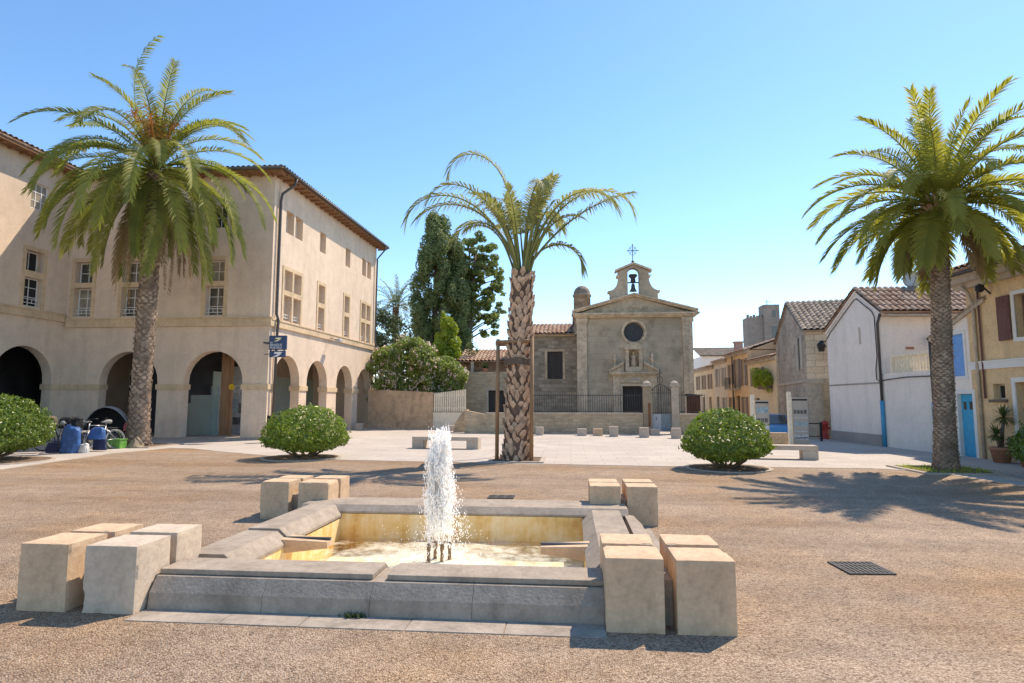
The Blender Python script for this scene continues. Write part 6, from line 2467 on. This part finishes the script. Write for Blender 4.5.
def clumps(r_, blobs, per, l, w, squash=.9, gap=-.3, up=0.0):
    m = MB()
    for (c, r) in blobs:
        for i in range(int(per * r * r)):
            v = randv(r_)
            k = 1 - .55 * r_.random() ** 2
            p = Vector(c) + Vector((v.x * r * k, v.y * r * k, v.z * r * squash * k))
            if noise.noise(p * (1.4 / max(.5, r) + .6)) < gap:
                continue
            leaf(m, p, v + randv(r_) * .8 + Vector((0, 0, up)), l * r_.uniform(.6, 1.3), w * r_.uniform(.6, 1.3), r_)
    return m
tr = random.Random(21)
cy = thing('cypress_tree', 'tall dark columnar cypress behind the garden wall', 'tree', (-10.55, 46, 0))
m = MB()
m.tube([(-10.55, 46, -.1), (-10.5, 46, 8), (-10.45, 46, 15)], [.35, .22, .05], 8)
m.build('trunk', M['bark'], cy, True)
bl_ = []
for i in range(150):
    z = 2.2 + 14.4 * tr.random()
    s = (z - 2.2) / 14.6
    rad = 1.95 * min(1, .62 + s * 1.6) * (1 - max(0, s - .62) / .38) ** .62
    a = tr.uniform(0, 6.28)
    q = rad * tr.uniform(.35, .92)
    bl_.append(((-10.45 + q * math.cos(a), 46 + q * math.sin(a), z), .42 * tr.uniform(.8, 1.35)))
for i in range(60):
    z = 2.0 + 12.0 * tr.random()
    rad = 1.1 * (1 - max(0, z - 9) / 6) ** .6
    bl_.append(((-8.9 + rad * tr.uniform(-1, 1), 46.3 + rad * tr.uniform(-1, 1), z), .45 * tr.uniform(.8, 1.3)))
mm = clumps(tr, bl_, 1900, .26, .11, 1.9, -.5)
mm.build('crown', M['cypress'], cy)
bt = thing('broadleaf_tree', 'dark spreading tree with gaps beside the cypress', 'tree', (-7.7, 48, 0))
m = MB()
m.tube([(-8.4, 48, -.1), (-8.3, 48, 5), (-7.9, 48, 10), (-7.6, 48, 14.0)], [.35, .3, .2, .06], 8)
bl_ = []
for z, xr, k in ((14.9, .8, 12), (13.8, 1.7, 26), (12.6, 2.0, 32), (11.4, 2.3, 36), (10.2, 2.4, 36), (9.0, 2.2, 30), (7.8, 1.8, 20)):
    for i in range(k):
        x = -8.0 + xr * tr.uniform(-.7, 1.15)
        y = 48 + tr.uniform(-1.6, 1.6)
        zz = z + tr.uniform(-.65, .65)
        bl_.append(((x, y, zz), tr.uniform(.2, .46)))
        if i % 5 == 0:
            m.tube([(-8.1, 48, zz - 1.2), ((x - 8.1) / 2, (y + 48) / 2, zz - .5), (x, y, zz)], [.08, .05, .02], 5)
m.build('trunk', M['bark'], bt, True)
clumps(tr, bl_, 900, .26, .15, .7, -.2).build('crown', M['broad'], bt)
lt = thing('lime_green_tree', 'small bright yellow green tree in front of the cypress', 'tree', (-8.75, 42, 0))
m = MB()
m.tube([(-8.75, 42, -.1), (-8.7, 42, 6.5)], [.12, .03], 6)
m.build('trunk', M['bark'], lt, True)
bl_ = []
for i in range(46):
    z = 2.4 + 5.0 * tr.random()
    rad = 1.45 * (1 - (z - 2.4) / 5.5) ** .7
    a = tr.uniform(0, 6.28)
    bl_.append(((-8.7 + rad * math.cos(a) * tr.random(), 42 + rad * math.sin(a) * tr.random(), z), tr.uniform(.3, .55)))
bl_ += [((-8.9, 42, 7.5), .28), ((-8.95, 42, 7.9), .16)]
clumps(tr, bl_, 1500, .22, .12, 1.1, -.4).build('crown', M['bright'], lt)
oz = thing('oleander_bush', 'wide oleander bush with pale pink flowers over the garden wall', 'shrub', (-10, 38.6, 0))
m = MB()
for i in range(16):
    x = -12 + 5 * i / 15
    m.tube([(-9.8 + (x + 9.8) * .4, 38.6, -.05), (x, 38.5, 3.6)], [.05, .02], 5)
m.build('stems', M['bark'], oz)
bl_ = []
for i in range(150):
    x = tr.uniform(-12.6, -6.9)
    top = 5.6 - .75 * abs(x + 10.4) ** 1.15 * (.55 if x < -10.4 else .62)
    z = tr.uniform(1.7 if x < -7.5 else 2.3, max(2.7, top))
    bl_.append(((x, 38.1 + tr.uniform(-.9, .9) * (.5 if z < 2.6 else 1), z), tr.uniform(.3, .55)))
mo = clumps(tr, bl_, 1300, .24, .10, .9, -.4)
mo.build('foliage', M['oleander'], oz)
m = MB()
for i in range(700):
    c, r = bl_[tr.randrange(len(bl_))]
    v = randv(tr)
    v.y = -abs(v.y)
    p = Vector(c) + v * r * 1.02
    for k in range(5):
        leaf(m, p + randv(tr) * .10, randv(tr) + Vector((0, -1, .6)), .12, .11, tr)
fo = m.build('blossom', M['flower'], oz)
fo['kind'] = 'stuff'
dk = thing('dark_shrub', 'dark evergreen shrub between lime green tree and stone cottage', 'shrub', (-6.9, 43, 0))
m = MB()
m.tube([(-6.7, 41.9, -.1), (-6.7, 41.9, 3.5)], [.1, .04], 6)
m.build('stem', M['bark'], dk, True)
clumps(tr, [((-6.9 + tr.uniform(-.6, .6), 42.2 + tr.uniform(-.5, .5), z), .55) for z in (2.2, 2.8, 3.4, 3.9, 4.4, 4.9, 5.4)], 700, .2, .09).build('foliage', M['darkleaf'], dk)
dt = thing('dark_evergreen', 'dark bushy tree under the far palm behind the oleander', 'tree', (-16, 50, 0))
m = MB()
m.tube([(-16, 50, -.1), (-15.9, 50, 6)], [.25, .08], 6)
m.build('trunk', M['bark'], dt, True)
clumps(tr, [((-15.6 + tr.uniform(-2.2, 1.6), 50 + tr.uniform(-1.5, 1.5), tr.uniform(5, 9.3)), tr.uniform(.6, 1.0)) for i in range(26)], 420, .26, .13).build('crown', M['darkleaf'], dt)
pB = thing('palm_tree', 'distant palm rising behind the end of the beige building', 'palm tree', (-15.7, 53, 0))
trunk(pB, (-15.7, 53, -.1), (-15.7, 53, 10.2), .3, .26, 'palmbark', 'palmgap', .25, .2, .04, .2, pr_, .05)
cB = (-15.7, 53, 10.3)
kb = dict(ll=.42, wid=.05, n=26)
tier(pB, cB, 7, [(82, 30, 1.4)], 3.0, M['frond_bg'], .1, .3, **kb)
tier(pB, cB, 10, [(58, -25, 1.2)], 3.3, M['frond_bg'], .3, .3, **kb)
tier(pB, cB, 12, [(30, -60, 1.0)], 3.3, M['frond_bg'], .0, .3, **kb)
tier(pB, cB, 10, [(0, -80, .8)], 2.8, M['frond_bg'], .2, .3, **kb)
# planter on the street cottage and pot plants
iv = thing('hanging_greenery', 'bushy green creeper hanging on the street cottage wall', 'plant', (12.2, 39.2, 2.6))
clumps(tr, [((12.0 + tr.uniform(-.2, .1), 39.2 + tr.uniform(-1.15, 1.15), 2.95 + tr.uniform(-.25, .75) - .35 * (i % 3 == 0)), tr.uniform(.18, .36)) for i in range(30)], 1300, .15, .08).build('leaves', M['bright'], iv)
m = MB()
m.box(11.95, 12.28, 38.3, 40.1, 2.45, 2.7)
m.build('trough', M['bark'], iv)
def pot(name, label, c, r, h, grp='terracotta pots by the ochre house'):
    p = thing(name, label, 'potted plant', (c[0], c[1], 0), grp)
    m = MB()
    m.lathe([(0, 0), (r * .72, 0), (r * .95, h * .82), (r * 1.06, h * .83), (r * 1.06, h), (r * .9, h), (r * .88, h * .9), (0, h * .9)], (c[0], c[1], 0), 22)
    m.build('pot', M['terracotta'], p, True)
    return p
py = pot('potted_yucca', 'potted yucca with two spiky heads beside the turquoise door', (11.72, 17.95), .26, .42)
m = MB()
m.tube([(11.74, 17.95, .35), (11.78, 17.95, .8), (11.85, 17.95, 1.2)], [.05, .045, .04], 7)
m.tube([(11.70, 17.95, .35), (11.62, 17.92, .7)], [.045, .04], 7)
m.build('stem', M['bark'], py, True)
m = MB()
def rosette(c, n, L):
    for i in range(n):
        a = tr.uniform(0, 6.28)
        e = R(tr.uniform(-45, 85))
        d = Vector((math.cos(a) * math.cos(e), math.sin(a) * math.cos(e), math.sin(e)))
        l = L * tr.uniform(.7, 1.1)
        s = d.cross(Vector((0, 0, 1)))
        if s.length < .01:
            continue
        s = s.normalized() * .02
        c_ = Vector(c)
        md = c_ + d * l * .55
        m.add([c_ - s * .6, c_ + s * .6, md + s, md - s, c_ + d * l + Vector((0, 0, -.10 * l))], [(0, 1, 2, 3), (3, 2, 4)])
rosette((11.85, 17.95, 1.25), 110, .42)
rosette((11.60, 17.92, .76), 90, .36)
m.build('leaves', M['yucca'], py)
p2 = pot('potted_shrub', 'terracotta pot of low bushy greenery beside the potted yucca', (12.02, 17.45), .2, .34)
clumps(tr, [((12.02 + tr.uniform(-.2, .15), 17.45 + tr.uniform(-.2, .2), .55 + tr.uniform(-.1, .2)), .22) for i in range(6)], 2600, .09, .05).build('foliage', M['darkleaf'], p2)
p3 = pot('potted_shrub', 'small pot of yellow green leaves by the round shrub', (11.55, 16.75), .17, .26)
clumps(tr, [((11.55 + tr.uniform(-.12, .12), 16.75 + tr.uniform(-.1, .1), .42 + tr.uniform(-.05, .12)), .18) for i in range(4)], 2600, .08, .05).build('foliage', M['bright'], p3)

# ------------------------------------------------------------------ bicycles and camping gear
def bicycle(label, c, rz, lean, paint, wheelm):
    b = proto('bicycle', label, 'bicycle', 'bicycles parked beside the palm')
    for x in (-0.53, 0.53):
        m = MB()
        pts = [(x + .33 * math.cos(a), 0, .345 + .33 * math.sin(a)) for a in [2 * math.pi * i / 28 for i in range(29)]]
        m.tube(pts, .021, 6, False)
        w = m.build('wheel', M[wheelm], b, True)
        m = MB()
        pts = [(x + .30 * math.cos(a), 0, .345 + .30 * math.sin(a)) for a in [2 * math.pi * i / 28 for i in range(29)]]
        m.tube(pts, .012, 5, False)
        for k in range(14):
            a = 2 * math.pi * k / 14
            m.bar((x, .02 * (-1) ** k, .345), (x + .30 * math.cos(a), 0, .345 + .30 * math.sin(a)), .003, 3)
        m.lathe([(0, -.04), (.03, -.04), (.03, .04), (0, .04)], (x, 0, .345), 8)
        m.build('rim', M['alu'], w)
    m = MB()
    bb, st, hd, hb = (-.05, 0, .30), (-.22, 0, .82), (.33, 0, .86), (.37, 0, .70)
    for a, e, r in ((bb, st, .017), (st, hd, .017), (bb, hb, .02), (hb, (.34, 0, .92), .02)):
        m.bar(a, e, r, 7)
    for s in (-.05, .05):
        m.bar((-.53, s, .345), bb, .010, 5)
        m.bar((-.53, s, .345), (-.21, s * .3, .76), .009, 5)
        m.bar((.53, s, .345), (.38, s, .68), .012, 5)
    m.build('frame', M[paint], b, True)
    m = MB()
    m.tube([(.34, 0, .92), (.32, 0, 1.02), (.36, 0, 1.05)], .014, 6)
    m.tube([(.22, -.29, 1.04), (.36, -.22, 1.06), (.37, 0, 1.05), (.36, .22, 1.06), (.22, .29, 1.04)], .013, 6)
    m.build('handlebar', M['dark'], b, True)
    m = MB()
    m.bar(st, (-.25, 0, .95), .013, 6)
    m.tube([(-.40, 0, .965), (-.30, 0, .975), (-.16, 0, .96), (-.06, 0, .955)], [.07, .075, .035, .02], 8)
    m.build('saddle', M['greyplastic'], b, True)
    m = MB()
    m.lathe([(.0, -.006), (.10, -.006), (.10, .006), (0, .006)], (0, 0, 0), 18)
    m.v = [(x - .05, z + .05, y + .30) for x, y, z in m.v]
    m.bar((-.05, .05, .30), (-.05, .09, .14), .01, 5)
    m.bar((-.05, -.02, .30), (-.05, -.09, .46), .01, 5)
    m.build('crankset', M['alu'], b)
    m = MB()
    m.bar((-.62, -.06, .74), (-.26, -.06, .76), .008, 4)
    m.bar((-.62, .06, .74), (-.26, .06, .76), .008, 4)
    m.bar((-.6, 0, .74), (-.53, 0, .36), .008, 4)
    m.build('rear_rack', M['dark'], b)
    b.location = c
    b.rotation_euler = (lean, 0, rz)
bicycle('bicycle turned towards the square behind the tall blue bag', (-16.75, 19.0, 0), R(115), R(-8), 'dark', 'rubber')
bicycle('bicycle with a grey front wheel under the small blue pannier', (-16.25, 19.75, 0), R(-108), R(8), 'alu', 'greyplastic')
bicycle('dark bicycle leaning right before the tent', (-17.0, 20.3, 0), R(35), R(10), 'dark', 'rubber')
bicycle('bicycle with high bars half hidden by the round shrub', (-17.5, 19.5, 0), R(70), R(-6), 'dark', 'rubber')
def cloth_bag(name, label, cat, c, w, d, h, mt, seed, top=.6, grp=None, skirt=.12):
    r_ = random.Random(seed)
    m = MB()
    nu, nv = 44, 22
    for j in range(nv + 1):
        s = j / nv
        k = (1 + skirt) * (1 - (1 - top) * s ** 1.5)
        if s > .86:
            k *= math.sqrt(max(0.02, 1 - ((s - .86) / .14) ** 2 * .75))
        for i in range(nu):
            a = 2 * math.pi * i / nu
            f = 1 + .24 * noise.noise(Vector((math.cos(a) * 1.6, math.sin(a) * 1.6, s * 1.4 + seed))) + (.13 * (1 - .5 * s)) * noise.noise(Vector((math.cos(a) * 6 + seed, math.sin(a) * 6, s * 1.2)))
            hz = h * s * (1 + .16 * noise.noise(Vector((math.cos(a) * 1.2, math.sin(a) * 1.2, seed * 2))))
            ex = lambda t_: math.copysign(abs(t_) ** .75, t_)
            m.v.append((c[0] + ex(math.cos(a)) * w / 2 * k * f + .05 * w * noise.noise(Vector((s * 3, seed, 0))), c[1] + ex(math.sin(a)) * d / 2 * k * f, c[2] + hz))
    for j in range(nv):
        for i in range(nu):
            i2 = (i + 1) % nu
            m.f.append((j * nu + i, j * nu + i2, (j + 1) * nu + i2, (j + 1) * nu + i))
    m.f.append(tuple(range(nv * nu, (nv + 1) * nu)))
    m.f.append(tuple(range(nu - 1, -1, -1)))
    return tag(m.build(name, M[mt], smooth=True), label, cat, grp)
cloth_bag('blue_tarp', 'tall bright blue tarpaulin draped over luggage by the bicycles', 'tarpaulin', (-16.2, 18.4, .0), .66, .34, .86, 'tarpblue', 3.3, .98, None, -.08)
cloth_bag('blue_bag', 'small bright blue pannier bag over the grey bicycle wheel', 'bag', (-15.92, 19.15, .40), .52, .26, .40, 'tarpblue', 8.1, .72, None, .1)
cloth_bag('navy_bag', 'dark navy bag hanging under the small blue pannier', 'bag', (-15.82, 19.2, .04), .46, .22, .40, 'navy', 5.2, 1.0, None, 0)
cloth_bag('navy_bag', 'dark navy bundle on the paving behind the tall blue tarpaulin', 'bag', (-16.80, 18.6, .0), .6, .34, .36, 'navy', 6.7, .8)
cloth_bag('white_bag', 'crumpled white bag on the ground between the blue bags', 'bag', (-15.80, 18.5, .0), .26, .18, .30, 'whitebag', 2.2, .9)
cloth_bag('black_duffel', 'black duffel bag heaped on the bicycles beside the shrub', 'bag', (-17.25, 19.55, .74), .70, .42, .38, 'tentdark', 7.7, .8)
cloth_bag('brown_bag', 'brown bag on the bicycle next to the round shrub', 'bag', (-17.75, 19.2, .80), .42, .3, .36, 'bark', 1.7, .9)
cloth_bag('pink_bundle', 'pink cloth bundle beside the palm trunk and tent', 'bag', (-16.78, 21.75, .55), .34, .3, .36, 'pinkbag', 4.4, .5)
cloth_bag('dark_rucksack', 'black rucksack under the pink bundle', 'bag', (-16.85, 21.75, .0), .42, .36, .56, 'tentdark', 9.4, .7)
tn = thing('pop_up_tent', 'small black pop up tent with a grey arched edge', 'tent', (-17.4, 21.4, 0))
def shell(mb, c, rx, ry, rz, a0, a1, rim=False, n=20, k=10):
    for j in range(k + 1):
        u = (j / k)
        ang = R(a0 + (a1 - a0) * u)
        for i in range(n + 1):
            t_ = math.pi * i / n
            # hoops swung about the x axis like a pram hood
            x = math.cos(t_) * rx
            y = math.sin(t_) * math.cos(ang) * ry
            z = math.sin(t_) * math.sin(ang) * rz
            mb.v.append((c[0] + x, c[1] + y, c[2] + z))
    for j in range(k):
        for i in range(n):
            a = j * (n + 1) + i
            mb.f.append((a, a + 1, a + n + 2, a + n + 1))
m = MB()
shell(m, (-17.45, 21.5, 0), 1.05, .8, 1.46, 10, 100)
th = m.build('hood', M['tentdark'], tn, True)
sd2 = th.modifiers.new("thickness", 'SOLIDIFY')
sd2.thickness = .012
m = MB()
pts = [(-17.38 + math.cos(t_) * .93, 21.5 + math.sin(t_) * math.cos(R(100)) * .8, math.sin(t_) * 1.42 * math.sin(R(100))) for t_ in [math.pi * i / 24 for i in range(25)]]
shell(m, (-17.45, 21.5, 0), 1.07, .82, 1.49, 84, 102)
te = m.build('edge_band', M['tentgrey'], tn, True)
sd3 = te.modifiers.new("thickness", 'SOLIDIFY')
sd3.thickness = .012
ct = thing('green_crate', 'lime green plastic crate in front of the tent', 'crate', (-16.12, 20.4, 0))
m = MB()
x0, x1, y0, y1 = -16.44, -15.93, 20.25, 20.6
m.box(x0, x1, y0, y1, .0, .03)
for a in ((x0, x1, y0, y0 + .02), (x0, x1, y1 - .02, y1), (x0, x0 + .02, y0 + .02, y1 - .02), (x1 - .02, x1, y0 + .02, y1 - .02)):
    m.box(*a, .03, .30)
m.build('crate_body', M['cratelime'], ct, bevel=.006)
m = MB()
m.box(x0 - .02, x1 + .02, y0 - .02, y1 + .02, .301, .335)
m.build('lid', M['cratelime'], ct, bevel=.008)
m = MB()
rk = random.Random(4)
m.lathe([(0.0, .40), (.08, .37), (.17, .24), (.24, .08), (.25, 0), (0, 0)], (-15.68, 20.75, 0.0), 9)
m.v = [(x + rk.uniform(-.04, .04), y + rk.uniform(-.04, .04), max(0, z + rk.uniform(-.03, .03))) for x, y, z in m.v]
tag(m.build('rock', M['rock']), 'tan pointed rock leaning at the foot of the palm by the crate', 'rock')
